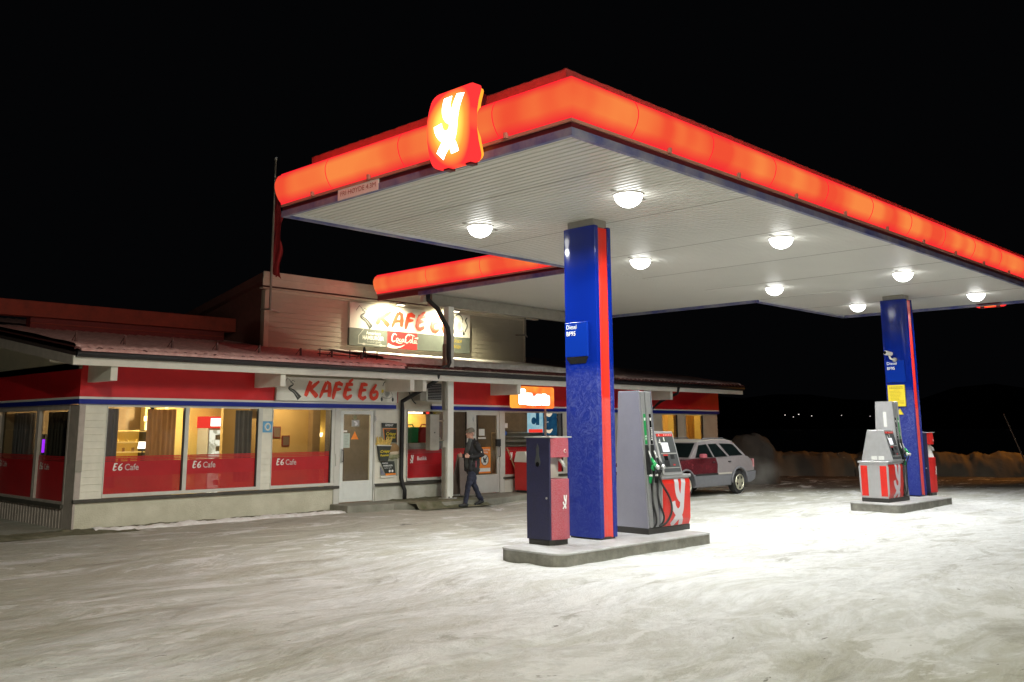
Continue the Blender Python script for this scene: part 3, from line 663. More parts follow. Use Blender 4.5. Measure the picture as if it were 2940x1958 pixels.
def logo_face():
    m = bpy.data.materials.new('logo_face'); m.use_nodes = True; t = m.node_tree; t.nodes.clear(); N = t.nodes; L = t.links
    o = N.new('ShaderNodeOutputMaterial'); e = N.new('ShaderNodeEmission'); tc = N.new('ShaderNodeTexCoord'); sp = N.new('ShaderNodeSeparateXYZ'); L.new(tc.outputs['Object'], sp.inputs[0])
    def f(sock, c, w):
        a = N.new('ShaderNodeMath'); a.operation = 'SUBTRACT'; L.new(sock, a.inputs[0]); a.inputs[1].default_value = c
        b_ = N.new('ShaderNodeMath'); b_.operation = 'DIVIDE'; L.new(a.outputs[0], b_.inputs[0]); b_.inputs[1].default_value = w
        c_ = N.new('ShaderNodeMath'); c_.operation = 'MULTIPLY'; L.new(b_.outputs[0], c_.inputs[0]); L.new(b_.outputs[0], c_.inputs[1]); return c_.outputs[0]
    ad = N.new('ShaderNodeMath'); ad.operation = 'ADD'; L.new(f(sp.outputs[1], -.005, .36 * K), ad.inputs[0]); L.new(f(sp.outputs[2], .42 * K, .45 * K), ad.inputs[1])
    r = N.new('ShaderNodeValToRGB'); L.new(ad.outputs[0], r.inputs[0]); E_ = r.color_ramp.elements
    E_[0].position = .08; E_[0].color = (1, .80, .12, 1); E_[1].position = .95; E_[1].color = (.95, .03, .03, 1)
    x = E_.new(.5); x.color = (1, .28, .04, 1)
    L.new(r.outputs[0], e.inputs[0]); e.inputs[1].default_value = 1.25; L.new(e.outputs[0], o.inputs[0]); return m
M['logo_face'] = logo_face(); M['logo_side'] = emis('logo_side', (1, .36, .03), 1.2); M['logo_white'] = emis('logo_white', (1, .98, .85), 5)
logo_sign(X0, -1, 'glowing orange square sign with white emblem, over the near end of the canopy')
logo_sign(X1, 1, 'glowing orange square sign at the far end of the canopy, only its bottom edge seen')

# ---------------------------------------------------------------- islands
def island(xa, xb, label):
    ya, yb, rr = 7.244, 8.258, .16
    def path(i):
        pts = []
        for cx_, cy_, a0 in ((xa + rr, ya + rr, 180), (xb - .05, ya + .05, 270), (xb - .05, yb - .05, 0), (xa + rr, yb - rr, 90)):
            r_ = rr if cx_ < xb - .1 else .05
            for k in range(7):
                a = R(a0 + k * 15); pts.append((cx_ + (r_ - i) * math.cos(a), cy_ + (r_ - i) * math.sin(a)))
        return pts
    r = empty('pump_island', (xa, ya, 0), label, 'island', 'raised concrete pump islands')
    MB().prism_z(path(.008), -.06, .112).build('kerb', M['concrete'], r)
    MB().prism_z(path(0), .1125, .137).build('top_slab', M['kerb_top'], r, bevel=.008)
    return r
island(8.403, 11.569, 'long raised concrete island with rounded near end, under the near pump')
island(18.029, 20.72, 'shorter raised concrete island under the far pump')

# ---------------------------------------------------------------- pillars
def pillar(px, lab, far=False):
    py, w, s, zi, zt = 7.748, .555, .37, .137, 4.262
    r = empty('canopy_pillar', (px, py, zi), lab, 'pillar', 'blue and red pillars under the canopy')
    def shellp(xa, xb, inner):      # cushion-shaped blue shell seen from the end
        pts = []
        n = 8
        for i in range(n + 1):
            t_ = i / n; y = py + w * t_; pts.append((xa - inner * .022 * (1 - (2*t_-1)**4), y))
        pts += [(xb, py + w), (xb, py)]
        return pts
    a = MB().prism_z(shellp(px + .012, px + .085, 1), zi + .02, zt).build('shell', M['pillar_blue'], r, bevel=.012, seg=3)
    b = MB().prism_z(shellp(px + s - .012, px + s - .085, -1), zi + .02, zt).build('shell', M['pillar_blue'], r, bevel=.012, seg=3)
    MB().prism_z([(px + .0852, py + .02), (px + .16, py + .045), (px + .21, py + .045), (px + s - .0852, py + .02), (px + s - .0852, py + w - .02), (px + .21, py + w - .045), (px + .16, py + w - .045), (px + .0852, py + w - .02)], zi + .02, zt - .02).build('core', M['pillar_red'], r)
    MB().box(px + .04, px + s - .04, py + .05, py + w - .05, zt - .01, ZS + .0).build('cap', M['grey_metal'], r, bevel=.01)
    MB().box(px + .03, px + s - .03, py + .03, py + w - .03, zi - .0, zi + .03).build('foot', M['dark_frame'], r)
    # raised plate with the fuel names and a dark slot under it
    xo = px - .014
    p = MB()
    if not far:
        p.box(xo - .022, xo + .02, 7.88, 8.262, 2.49, 2.955)
        pp = p.build('label_plate', M['pillar_plate'], r, bevel=.006)
        MB().hexa([(xo + .0, 7.93, 2.40), (xo + .004, 7.93, 2.40), (xo + .004, 8.20, 2.40), (xo + .0, 8.20, 2.40)], [(xo - .024, 7.885, 2.488), (xo + .01, 7.885, 2.488), (xo + .01, 8.25, 2.488), (xo - .024, 8.25, 2.488)]).build('slot', M['black'], r)
        pl = Plane((xo - .022, 8.262, 2.49), (0, -1, 0), (0, 0, 1))
        text(pp, 'Diesel', pl, .025, .375, .085, M['white_text'], bold=.008, width=.175, ext=.003)
        text(pp, 'BF95', pl, .025, .285, .085, M['white_text'], bold=.012, width=.155, ext=.003)
    else:
        p.box(xo - .022, xo + .02, 7.86, 8.262, 2.49, 2.955); pp = p.build('label_plate', M['pillar_plate'], r, bevel=.006)
        pl = Plane((xo - .022, 8.262, 2.49), (0, -1, 0), (0, 0, 1))
        text(pp, 'Diesel', pl, .03, .375, .085, M['white_text'], bold=.008, width=.205, ext=.003)
        text(pp, 'BF95', pl, .03, .27, .085, M['white_text'], bold=.012, width=.16, ext=.003)
    return r
M['pillar_plate'] = mat('pillar_plate', (.004, .030, .30), .15)
pillar(9.776, 'near blue and red canopy pillar with Diesel BF95 plate, frosted lower half')
pillar(20.362, 'far blue and red canopy pillar with camera and yellow notice', True)
# yellow notice and triangle on the far pillar, camera
xo = 20.362 - .045
n_ = MB().box(xo - .006, xo + .03, 7.89, 8.245, 1.985, 2.435)
n_ = top(n_, 'notice', M['yellow'], 'yellow notice sheet with lines of small print on the far blue pillar', 'notice')
pl = Plane((xo - .007, 8.245, 1.985), (0, -1, 0), (0, 0, 1))
tl = MB(); random.seed(3)
for i in range(13):
    b = .40 - i * .029; a = .05 if i > 2 else .04; e = .34 - random.random() * .12 if i > 2 else .33 - (.1 if i == 2 else 0)
    if i == 2: a = .13
    x_ = a
    while x_ < e:
        wd = .014 + random.random() * .03; tl.add([pl.at(x_, b, .002), pl.at(min(x_+wd, e), b, .002), pl.at(min(x_+wd, e), b + (.015 if i < 2 else .007), .002), pl.at(x_, b + (.015 if i < 2 else .007), .002)], [(0,1,2,3)]); x_ += wd + .008
tl.build('print', M['yellow_dark'], n_, fix=False)
n_ = MB().prism([(0, 0), (.13, 0), (.065, .125)], lambda u, v: (xo - .004, 8.09 - u, 1.815 + v), lambda u, v: (xo + .03, 8.09 - u, 1.815 + v))
top(n_, 'warning_triangle', M['yellow'], 'small yellow warning triangle under the notice on the far pillar', 'sign')
cm = empty('security_camera', (xo, 8.15, 3.0), 'small white security camera on the far pillar above the word Diesel', 'camera')
MB().cyl((xo - .19, 8.17, 3.115), (xo - .05, 8.09, 3.09), .05, .045, 14).build('body', M['white_paint'], cm, smooth=False, bevel=.006)
MB().cyl((xo - .196, 8.173, 3.115), (xo - .188, 8.169, 3.115), .036, n=14).build('lens', M['black_gloss'], cm)
MB().tube([(xo - .10, 8.12, 3.06), (xo - .10, 8.10, 2.99), (xo - .03, 8.06, 2.97), (xo + .03, 8.06, 2.97)], .02, 8).build('arm', M['white_paint'], cm, smooth=True)
MB().cyl((xo - .03, 8.05, 2.97), (xo + .03, 8.05, 2.97), .045, n=14).build('mount', M['grey_metal'], cm)

# ---------------------------------------------------------------- windscreen-wash / towel dispensers (red and navy)
def dispenser(x, y, lab, frosty=True, bag=False):
    r = empty('service_dispenser', (x + .2, y + .19, .137), lab, 'dispenser', 'red service dispensers on the islands')
    navy = M['frost_navy']; red = M['frost_red'] if frosty else M['bin_red']
    zt = 1.44
    # plan: flat -x face, rounded -y face
    def arc(x0_, x1_, yb, bul, n=10): return [(x0_ + (x1_ - x0_) * i / n, yb - bul * math.sin(math.pi * (i / n) * .5 + 0) ) for i in range(n + 1)]
    MB().prism_z([(x, y), (x + .03, y), (x + .03, y + .30), (x + .37, y + .30), (x + .37, y + .385), (x, y + .385)], .20, zt - .01).build('cabinet', navy, r, bevel=.006)
    MB().prism_z([(x + .02, y + .37), (x + .02, y + .03), (x + .08, y + .0), (x + .33, y + .0), (x + .37, y + .05), (x + .37, y + .37)], .137, .20).build('base', M['dark_frame'], r)
    MB().box(x - .015, x + .40, y - .03, y + .40, zt - .008, zt + .008).build('lid', M['alu'], r)
    def front(z0, z1, bul, n=12):
        pts = [(x + .032, y + .02)]
        for i in range(n + 1):
            t_ = i / n; pts.append((x + .032 + .338 * t_, y - .0 - bul * math.sin(math.pi * min(1, t_ * 1.0)) ** .8 if 0 < t_ < 1 else y))
        pts += [(x + .37, y + .29), (x + .032, y + .29)]
        return MB().prism_z(pts, z0, z1)
    front(1.19, zt - .009, .045).build('upper_housing', red, r, bevel=.004)
    lowp = front(.205, .925, .06)
    lowp.build('lower_housing', red, r, bevel=.004)
    # scooped pale tray on top of the lower housing, grey niche behind
    MB().box(x + .05, x + .352, y + .16, y + .17, .93, 1.185).build('niche', M['alu_frame'], r)
    MB().tube([(x + .20, y + .05, 1.20), (x + .23, y - .01, 1.13), (x + .26, y - .03, 1.06)], .022, 8).build('spout', M['alu'], r, smooth=True)
    pl = Plane((x, y - .062, .3), (1, 0, 0), (0, 0, 1))
    yx_mark(r, pl, .165, .27, .085, .165, M['white_text'], 'emblem', d=.004)
    b = MB().cyl((x + .25, y - .045, 1.27), (x + .25, y - .05, 1.27), .024, n=16); b.build('badge', M['white_text'], r)
    b = MB().cyl((x + .25, y - .05, 1.27), (x + .25, y - .054, 1.27), .018, n=16); b.build('badge', red, r)
    # slot and keyhole on the navy side
    ks = MB(); c_ = [(-.04, 1.10), (-.045, 1.14), (-.02, 1.22), (-.022, 1.30), (0, 1.36), (.022, 1.30), (.02, 1.22), (.045, 1.14), (.04, 1.10), (0, 1.075)]
    ks.prism_x([(y + .19 + u, v) for u, v in c_], x - .006, x + .002); ks.build('towel_slot', M['dark_grey'], r)
    MB().cyl((x - .008, y + .19, 1.105), (x - .005, y + .19, 1.105), .03, n=14).build('slot_hole', M['black_gloss'], r)
    MB().cyl((x - .006, y + .05, .70), (x + .002, y + .05, .70), .014, n=10).build('lock', M['alu'], r)
    if bag:
        mb = MB(); rows = []
        for j in range(8):
            z = .88 + j * .05; rows.append([(x + .22 + (.17 - .012 * j + .03 * noise.noise(Vector((i * .9, j, 1)))) * math.cos(i / 16 * 6.2832), y + .13 + (.17 - .01 * j + .03 * noise.noise(Vector((i, j * .9, 5)))) * math.sin(i / 16 * 6.2832), z) for i in range(16)] )
            rows[-1].append(rows[-1][0])
        mb.sheet(rows).build('bag', M['paper'], r, smooth=True)
    return r
dispenser(8.901, 7.837, 'red and navy frosted service dispenser with small white emblem at the near island end')
dispenser(20.79, 7.70, 'red service dispenser with crumpled white bag beside the far blue pillar', False, True)

# ---------------------------------------------------------------- fuel pump
def pump(px, lab, mirror=False, yy_=7.97, D=.74):
    """lanes end at px, terminal end 1.0 further on; mirrored copy turns it round about the y axis"""
    L = 1.02; yc = 8.06; zi = .137
    fx = (lambda x: px + x) if not mirror else (lambda x: px + L - x)
    r = empty('fuel_pump', (px, yc, zi), lab, 'fuel pump', 'fuel pumps on the islands')
    def X(a, b): return (min(fx(a), fx(b)), max(fx(a), fx(b)))
    gm = M['dispenser_grey'] if not mirror else M['pump_silver']
    # plinth
    a, b = X(.0, 1.0); MB().box(a, b, yc - .375, yc + .375, zi, .215).build('plinth', M['dark_frame'], r, bevel=.008)
    # tower: trapezoid seen from the end
    tw = [(yc - .37, .215), (yc - .235, 2.06), (yc + .235, 2.06), (yc + .37, .215)]
    a, b = X(.0, .035); MB().prism_x(tw, a, b).build('end_panel', gm, r, bevel=.008)
    a, b = X(.296, .304); MB().prism_x(tw, a, b).build('end_panel', gm, r)
    a, b = X(.036, .295); MB().prism_x([(yc - .335, .215), (yc - .205, 2.045), (yc + .205, 2.045), (yc + .335, .215)], a, b).build('tower', M['black'], r)
    # pale raised lane covers with dark gaps
    def ysl(z, o_=0): return yc - (.37 - (z - .215) / 1.845 * .135) + o_
    for xa, xb in ((.055, .135), (.17, .275)):
        a, b = X(xa, xb)
        MB().hexa([(a, ysl(.22, .0), .22), (b, ysl(.22, .0), .22), (b, ysl(.22, .04), .22), (a, ysl(.22, .04), .22)], [(a, ysl(2.05, 0), 2.05), (b, ysl(2.05, 0), 2.05), (b, ysl(2.05, .04), 2.05), (a, ysl(2.05, .04), 2.05)]).build('lane_cover', M['lane_grey'], r, bevel=.01)
        MB().hexa([(a, yc + .33, .22), (b, yc + .33, .22), (b, yc + .365, .22), (a, yc + .365, .22)], [(a, yc + .20, 2.05), (b, yc + .20, 2.05), (b, yc + .232, 2.05), (a, yc + .232, 2.05)]).build('lane_cover', M['lane_grey'], r)
    # grade labels, nozzle pockets, nozzles, hoses
    for k, (xa, xb, gmat) in enumerate(((.072, .120, M['green']), (.205, .250, M['black_gloss']))):
        a, b = X(xa, xb); z0, z1 = 1.33, 1.74
        MB().hexa([(a, ysl(z0, -.004), z0), (b, ysl(z0, -.004), z0), (b, ysl(z0, .01), z0), (a, ysl(z0, .01), z0)], [(a, ysl(z1, -.004), z1), (b, ysl(z1, -.004), z1), (b, ysl(z1, .01), z1), (a, ysl(z1, .01), z1)]).build('grade_label', gmat, r)
        pl = Plane(((a + b) / 2 , ysl(1.36, -.006), 1.36), (0, .073, 1), (-1, 0, 0))
        text(r, '95' if k == 0 else 'Diesel', pl, .02, -.014, .05, M['white_text'], ext=.004, width=.07 if k == 0 else .17, bold=.01)
        a2, b2 = X(xa + .008, xb - .008); MB().box(a2, b2, ysl(1.69, -.007), ysl(1.69, .01), 1.65, 1.69).build('grade_badge', M['white_text'], r)
        a, b = X(xa - .012, xb + .014); MB().hexa([(a, ysl(.92, -.045), .92), (b, ysl(.92, -.045), .92), (b, ysl(.92, .03), .92), (a, ysl(.92, .03), .92)], [(a, ysl(1.32, -.012), 1.32), (b, ysl(1.32, -.012), 1.32), (b, ysl(1.32, .03), 1.32), (a, ysl(1.32, .03), 1.32)]).build('nozzle_pocket', M['black'], r, bevel=.008)
        xc = (fx(xa) + fx(xb)) / 2; yy = ysl(1.1, 0)
        nz = MB().tube([(xc, yy - .03, 1.24), (xc + .005, yy - .075, 1.15), (xc + .01, yy - .12, 1.08)], [.012, .014, .018], 8); nz.build('nozzle_spout', M['alu'], r, smooth=True)
        MB().tube([(xc + .006, yy - .085, 1.14), (xc + .012, yy - .15, 1.06), (xc + .016, yy - .20, 1.02)], [.020, .034, .028], 10).tube([(xc + .01, yy - .12, 1.06), (xc + .01, yy - .09, 1.01), (xc + .012, yy - .12, .98)], [.024, .026, .012], 8).build('nozzle', M['green'] if k == 0 else M['black'], r, smooth=True)
        MB().cyl((xc + .014, yy - .185, 1.035), (xc + .02, yy - .225, 1.015), .030, n=14).build('nozzle_ring', M['alu'], r)
        MB().box(xc - .018, xc + .018, yy - .085, yy - .04, .90, .925).build('clip_ring', M['white_text'], r)
        MB().box(xc - .018, xc + .018, yy - .085, yy - .04, .81, .897).build('clip_sleeve', M['green'] if k == 0 else M['black'], r)
        hose = [(xc + .015, yy - .17, .98), (xc + .005, yy - .10, .84), (xc + .0, yy - .09, .60), (xc + (.10 if k else .05) * (1 if not mirror else -1), yy - .11, .36), (xc + .06 * (1 if not mirror else -1), yy - .08, .25), (xc + .0, yy - .02, .23), (xc - .02, yy + .0, .30), (xc - .035, yy + .03, .9)]
        c3 = curve([(p[0], p[1], p[2]) for p in hose], 5); MB().tube(c3, .0155, 8).build('hose', M['rubber'], r, smooth=True)
    # long looping hose over the red door
    sg = 1 if not mirror else -1
    hose = curve([(fx(.26), ysl(.95, -.06), .96), (fx(.30), ysl(.8, -.09), .80), (fx(.41), ysl(.6, -.14), .60), (fx(.42), ysl(.45, -.15), .42), (fx(.33), ysl(.3, -.10), .28), (fx(.24), ysl(.24, -.03), .23)], 6)
    MB().tube(hose, .0165, 8).build('hose', M['rubber'], r, smooth=True)
    # low cabinet with red doors
    lowp = [(yc - .36, .215), (yc - .40, .30), (yc - .415, .80), (yc - .38, .865), (yc + .38, .865), (yc + .415, .80), (yc + .40, .30), (yc + .36, .215)]
    a, b = X(.305, 1.0); lc = MB().prism_x(lowp, a, b).build('cabinet', M['pump_silver'], r, bevel=.008)
    a, b = X(.315, .985)
    for sy in (-1, 1):
        yo = lambda v: yc + sy * v
        rows = [[(a, yo(.364), .217), (b, yo(.364), .217)], [(a, yo(.405), .30), (b, yo(.405), .30)], [(a, yo(.420), .79), (b, yo(.420), .79)], [(a, yo(.402), .845), (b, yo(.402), .845)]]
        dd = MB().sheet(rows).build('door', M['pump_red'], r, fix=False)
        if sy < 0:
            def zf(v, yc=yc):
                z = v[2]; base = .364 + (z - .217) / .083 * .041 if z < .30 else (.405 + (z - .30) / .49 * .015 if z < .79 else .420 - (z - .79) / .055 * .018)
                return (v[0], v[1] + (yc - base) - (yc - .42), z)
            # subdivided emblem so it can follow the folded door
            pl = Plane((a, yc - .42, .217), (1, 0, 0), (0, 0, 1))
            em = yx_mark_sub(r, pl, .19, .003, .37, .625, M['logo_print'], zf)
    # red bars on the bare end of the cabinet
    xe = fx(1.0); se = 1 if not mirror else -1
    for y0_, y1_ in ((yc - .36, yc - .18), (yc + .17, yc + .355)):
        MB().box(min(xe, xe + se * .004), max(xe, xe + se * .004), y0_, y1_, .25, .82).build('end_stripe', M['pump_red'], r)
    a, b = X(.30, 1.012); MB().prism_x([(yc - .425, .866), (yc - .425, .905), (yc + .425, .905), (yc + .425, .866)], a, b).build('shelf', M['pump_silver'], r, bevel=.006)
    # payment terminal: trapezoid with a leaning dark face on both sides
    tp = [(yc - .44, .906), (yc - .225, 1.50), (yc + .225, 1.50), (yc + .44, .906)]
    a, b = X(.335, .80); ter = MB().prism_x(tp, a, b).build('terminal', M['pump_silver'], r, bevel=.01)
    n0 = Vector((0, -.594, .215)).normalized()
    nrm = Vector((0, -1, .362)).normalized(); upv = Vector((0, .215, .594)).normalized()
    org = Vector((min(fx(.335), fx(.80)), yc - .44, .906)); pl = Plane(org, (1, 0, 0), upv); W = .465; H = .632
    def tile(a0, a1, b0, b1, d_, m_, nm): return MB().add([pl.at(a0, b0, 0), pl.at(a1, b0, 0), pl.at(a1, b1, 0), pl.at(a0, b1, 0), pl.at(a0, b0, d_), pl.at(a1, b0, d_), pl.at(a1, b1, d_), pl.at(a0, b1, d_)], [(0,3,2,1),(4,5,6,7),(0,1,5,4),(1,2,6,5),(2,3,7,6),(3,0,4,7)]).build(nm, m_, r)
    tile(.035, W - .035, .04, H - .035, .006, M['dark_grey'], 'terminal_panel')
    tile(.04, W - .04, H - .075, H - .037, .009, M['pump_red'], 'terminal_header')
    tile(.15, .25, H - .15, H - .085, .009, M['green_dark'], 'display_window')
    tile(.185, .21, H - .148, H - .09, .011, M['paper'], 'display')
    tile(.11, .27, .33, .465, .009, M['screen_lit'], 'screen')
    tile(.05, W - .045, .30, .312, .010, M['alu'], 'ledge')
    tile(.09, .20, .275, .29, .010, M['pump_red'], 'card_slot')
    tile(.10, .19, .205, .272, .008, M['black_gloss'], 'card_reader')
    tile(.26, .35, .225, .285, .009, M['black'], 'keypad')
    tile(.28, .33, .13, .15, .009, M['cola_red'], 'receipt_label')
    tile(.08, .20, .12, .20, .009, M['black'], 'receipt_slot')
    tile(.05, W - .045, .095, .103, .010, M['alu'], 'ledge')
    text(r, '4', pl, .05, H - .205, .14, M['white_text'], 'pump_number', ext=.010, width=.055)
    dots = MB()
    for dx in (.10, .22, .26, .30, .34, .38): dots.cyl(pl.at(dx, H - .056, .009), pl.at(dx, H - .056, .011), .011 if dx < .2 else .008, n=8)
    dots.build('header_mark', M['white_text'], r)
    if mirror:
        xs_ = fx(1.0)
        for y0_ in (yc - .20, yc - .0): MB().box(px + L - .80 - .004, px + L - .80, y0_ + .0, y0_ + .15, .925, 1.0).build('sticker', M['paper'], r)
        MB().box(px + L - .305 , px + L - .299, 8.0, 8.09, 1.56, 1.85).build('sticker', M['paper'], r)
    r.location.y = yy_ * K; r.scale = (1, D, 1)
    return r
M['green_dark'] = mat('green_dark', (.05, .07, .055), .3); M['screen_lit'] = emis('screen_lit', (.95, .97, 1), 1.1); M['logo_print'] = mat('logo_print', (.62, .60, .66), .4)
pump(10.735, 'near fuel pump numbered 4 behind the near blue pillar, red door with white emblem')
pump(18.31, 'far fuel pump with red striped end, left of the far pillar', True, 7.83, .70)

# ================================================================ café and shop building
F = 15.323; XL, XR = 6.12, 25.03
bld = empty('cafe_building', (XL, F, 0), 'long café and shop with red band, blue stripe and clad upper storey', 'building')
def bpart(mb, name, m, **k): return mb.build(name, m, bld, **k)
# openings along the front
p = MB()
p.box(XL, 11.17, F + .0, F + .18, -.15, .40); bpart(p, 'plinth', M['plinth'])
bpart(MB().box(12.10, 14.69, F, F + .18, -.1, .395), 'plinth', M['plinth_white'] if 'plinth_white' in M else M['white_paint'])
bpart(MB().box(15.83, XR, F, F + .18, -.1, .42), 'plinth', M['white_paint'])
bpart(MB().box(XL, XL + .18, F + .181, 22, -.35, .36), 'plinth', M['side_siding'])
for a, b in ((XL - .03, 11.18), (12.05, 14.68), (15.78, XR)):
    bpart(MB().box(a, b, F - .06, F + .01, .401, .452), 'sill', M['dark_sill'], bevel=.006)
def siding(a, b, z0, z1, y=F, m='cream_siding', pitch=.112, parent=bld, name='siding'):
    mb = MB(); z = z0; rows = []
    while z < z1 - .005:
        zt = min(z + pitch, z1); rows += [(y - .014, z), (y - .012, z + .006), (y - .002, zt - .004), (y - .000, zt)]; z = zt
    mb.sheet([[(x, yy, zz) for yy, zz in rows] for x in (a, b)])
    mb.box(a, b, y + .001, y + .16, z0, z1)
    return mb.build(name, M[m], parent, fix=False)
siding(XL, 6.55, .453, 1.94); siding(9.44, 9.65, .453, 1.94); siding(12.06, 12.90, .453, 1.94); siding(17.95, 22.10, .453, 1.94, m='beige_siding')
siding(22.97, 23.27, .453, 1.94, m='beige_siding'); siding(24.36, XR, .453, 1.94, m='beige_siding')
siding(12.57, 13.55, 1.94, 2.50, m='beige_siding')
bpart(MB().box(6.2, XR - .1, F + .03, F + .16, 1.94, 2.70), 'wall_head', M['beige_siding'])
# vertical corner board and cladding on the left wall
bpart(MB().box(XL - .015, XL + .02, F - .016, F + .36, -.1, 1.94).box(XL - .004, XL + .08, F - .018, F + .0, .46, 1.94), 'corner_board', M['side_siding'])
vb = MB(); y = F + .37
while y < 22: vb.box(XL - .014, XL + .0, y, y + .115, -.30, .30); vb.box(XL - .024, XL - .015, y + .10, y + .128, -.30, .30); y += .13
bpart(vb, 'side_cladding', M['side_siding'])
bpart(MB().box(XL - .06, XL + .005, F + .37, 22, .301, .36), 'side_sill', M['dark_sill'])
bpart(MB().box(XL + .0, XL + .16, 19.05, 22, .361, 2.06).box(XL + .0, XL + .16, F + .17, 22, 2.06, 2.62), 'side_wall', M['side_siding'])
# bands
for a, b in ((XL - .02, 9.655), (13.98, XR + .05)):
    bpart(MB().box(a, b, F - .045, F - .016, 2.062, 2.62), 'red_band', M['red_panel'])
for a, b in ((XL - .02, 12.57), (13.56, XR + .05)):
    bpart(MB().box(a, b, F - .060, F - .016, 1.945, 2.022), 'blue_stripe', M['blue_panel'])
    bpart(MB().box(a, b, F - .050, F - .016, 2.0225, 2.060), 'white_stripe', M['white_strip'])
bpart(MB().box(XL - .05, XL - .02, F - .060, 22, 1.945, 2.022), 'blue_stripe', M['blue_panel'])
bpart(MB().box(XL - .045, XL - .02, F - .050, 22, 2.0225, 2.060), 'white_stripe', M['white_strip'])
bpart(MB().box(XL - .042, XL - .02, F - .045, 22, 2.062, 2.50), 'red_band', M['red_panel_side'] if 'red_panel_side' in M else M['red_panel'])
bpart(MB().box(XL - .02, XR, F - .012, F + .02, 1.91, 1.944), 'head_trim', M['alu_frame'])
# gable triangle above the side band
bpart(MB().prism_x([(F, 2.5), (22, 2.5), (22, 3.70), (F, 2.72)], XL + .0, XL + .1), 'gable', M['beige_siding'])
# eave: fascia board, soffit boards, beams
bpart(MB().box(5.58, 24.93, 14.36, 14.40, 2.50, 2.635), 'eave_board', M['white_paint'])
bpart(MB().prism_x([(14.40, 2.56), (F + .02, 2.63), (F + .02, 2.66), (14.40, 2.60)], 5.60, 24.90), 'eave_soffit', M['beige_siding'])
bpart(MB().prism_x([(14.40, 2.64), (22, 3.74), (22, 3.58), (14.40, 2.50)], 5.58, 5.615), 'barge_board', M['side_siding'])
bpart(MB().prism_x([(15.4, 2.64), (22, 3.60), (22, 3.54), (15.4, 2.59)], 5.62, XL), 'gable_soffit', M['beige_siding'])
for bx_ in (6.24, 9.28, 12.28, 15.40, 18.40, 21.35):
    bpart(MB().box(bx_ - .055, bx_ + .055, 14.42, F + .0, 2.285, 2.555), 'beam', M['white_paint'], bevel=.006)
bpart(MB().box(12.56, 12.66, 14.42, F, 2.285, 2.555), 'beam', M['white_paint'], bevel=.006)
bpart(MB().tube([(5.6, 14.31, 2.665), (24.9, 14.31, 2.665)], .052, 10), 'gutter', M['black'])
# corrugated tile roof, snow sheet on top
def roofz(y): return 2.76 + .145 * (y - 14.35)
mb = MB(); n = 620; rr_ = []
for yv in (14.30, 14.6, 22.0):
    rr_.append([(5.56 + i * 19.40 / n, yv, roofz(yv) + .020 * math.sin(i * 19.40 / n / .175 * 6.2832)) for i in range(n + 1)])
rr_.insert(0, [(p_[0], p_[1] + .002, p_[2] - .03) for p_ in rr_[0]])
rf = bpart(mb.sheet(rr_), 'roof', M['tile'], fix=False)
bpart(MB().prism_x([(14.42, 2.64), (14.42, 2.70), (22, 3.80), (22, 3.70)], 5.62, 24.90), 'roof_deck', M['dark_roof'])
def roof_snow(xa, xb, seed, m):
    rows = []; nx = int((xb - xa) / .06)
    for j, yv in enumerate((14.305, 14.335, 14.40, 14.55, 14.8, 15.3, 16.0, 17.0, 19.0, 21.9)):
        row = []
        for i in range(nx + 1):
            x = xa + (xb - xa) * i / nx
            ed = .10 * (noise.noise(Vector((x * 1.1, seed, 0))) + .5 * noise.noise(Vector((x * 4, seed, 2)))) if j < 3 else 0
            th = (.0, .045, .06, .062, .06, .07, .08, .08, .08, .08)[j] + .016 * noise.noise(Vector((x * 2.2, yv * 2, seed)))
            row.append((x, yv + max(0, ed) + .02, roofz(yv) + th + .012 * math.sin(x / .175 * 6.2832) * (1 if j > 0 else 0)))
        rows.append(row)
    return MB().sheet(rows).build('snow_cover', m, rf, smooth=True, fix=False)
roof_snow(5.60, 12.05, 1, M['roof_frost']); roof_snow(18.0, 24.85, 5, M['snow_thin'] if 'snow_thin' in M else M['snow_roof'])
bpart(MB().prism_x([(14.28, 2.715), (14.28, 2.735), (15.15, 2.895), (15.15, 2.865)], 12.05, 18.0), 'metal_flashing', M['grey_metal'])
rf2 = MB(); rows = []
for yv in (14.98, 15.02, 15.2, 16.0, 16.9):
    rows.append([(12.0 + i * 6.0 / 90, yv + .03 * noise.noise(Vector((i * .3, 1, 0))), roofz(yv) + (.02 if yv < 15 else .13) + .015 * noise.noise(Vector((i * .3, yv, 3)))) for i in range(91)])
rf2.sheet(rows).build('snow_cover', M['snow_roof'], rf, smooth=True, fix=False)
# snow lying in the gutter
mb = MB(); rows = []
for j in range(6):
    a = j / 5 * math.pi
    rows.append([(5.66 + i * 6.3 / 160, 14.315 - .035 * math.cos(a), 2.70 + (.070 + .03 * noise.noise(Vector((i * .21, 3, 0))) + .018 * noise.noise(Vector((i * .9, 7, 0)))) * math.sin(a)) for i in range(161)])
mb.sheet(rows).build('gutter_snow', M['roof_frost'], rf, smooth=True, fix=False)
# snow hooks
hook = None
for i, hx in enumerate((5.75, 6.52, 7.33, 8.15, 8.98, 9.85, 10.55, 11.25)):
    hm = MB().prism_y([(hx - .02, roofz(14.75) + .02), (hx + .02, roofz(14.75) + .02), (hx + .012, roofz(14.75) + .20), (hx - .012, roofz(14.75) + .20)], 14.74, 14.765)
    hm.cyl((hx, 14.75, roofz(14.75) + .20), (hx, 14.95, roofz(14.9) + .04), .008, n=6)
    hm.build('snow_hook', M['rust_dark'] if 'rust_dark' in M else M['rust_red'], rf)
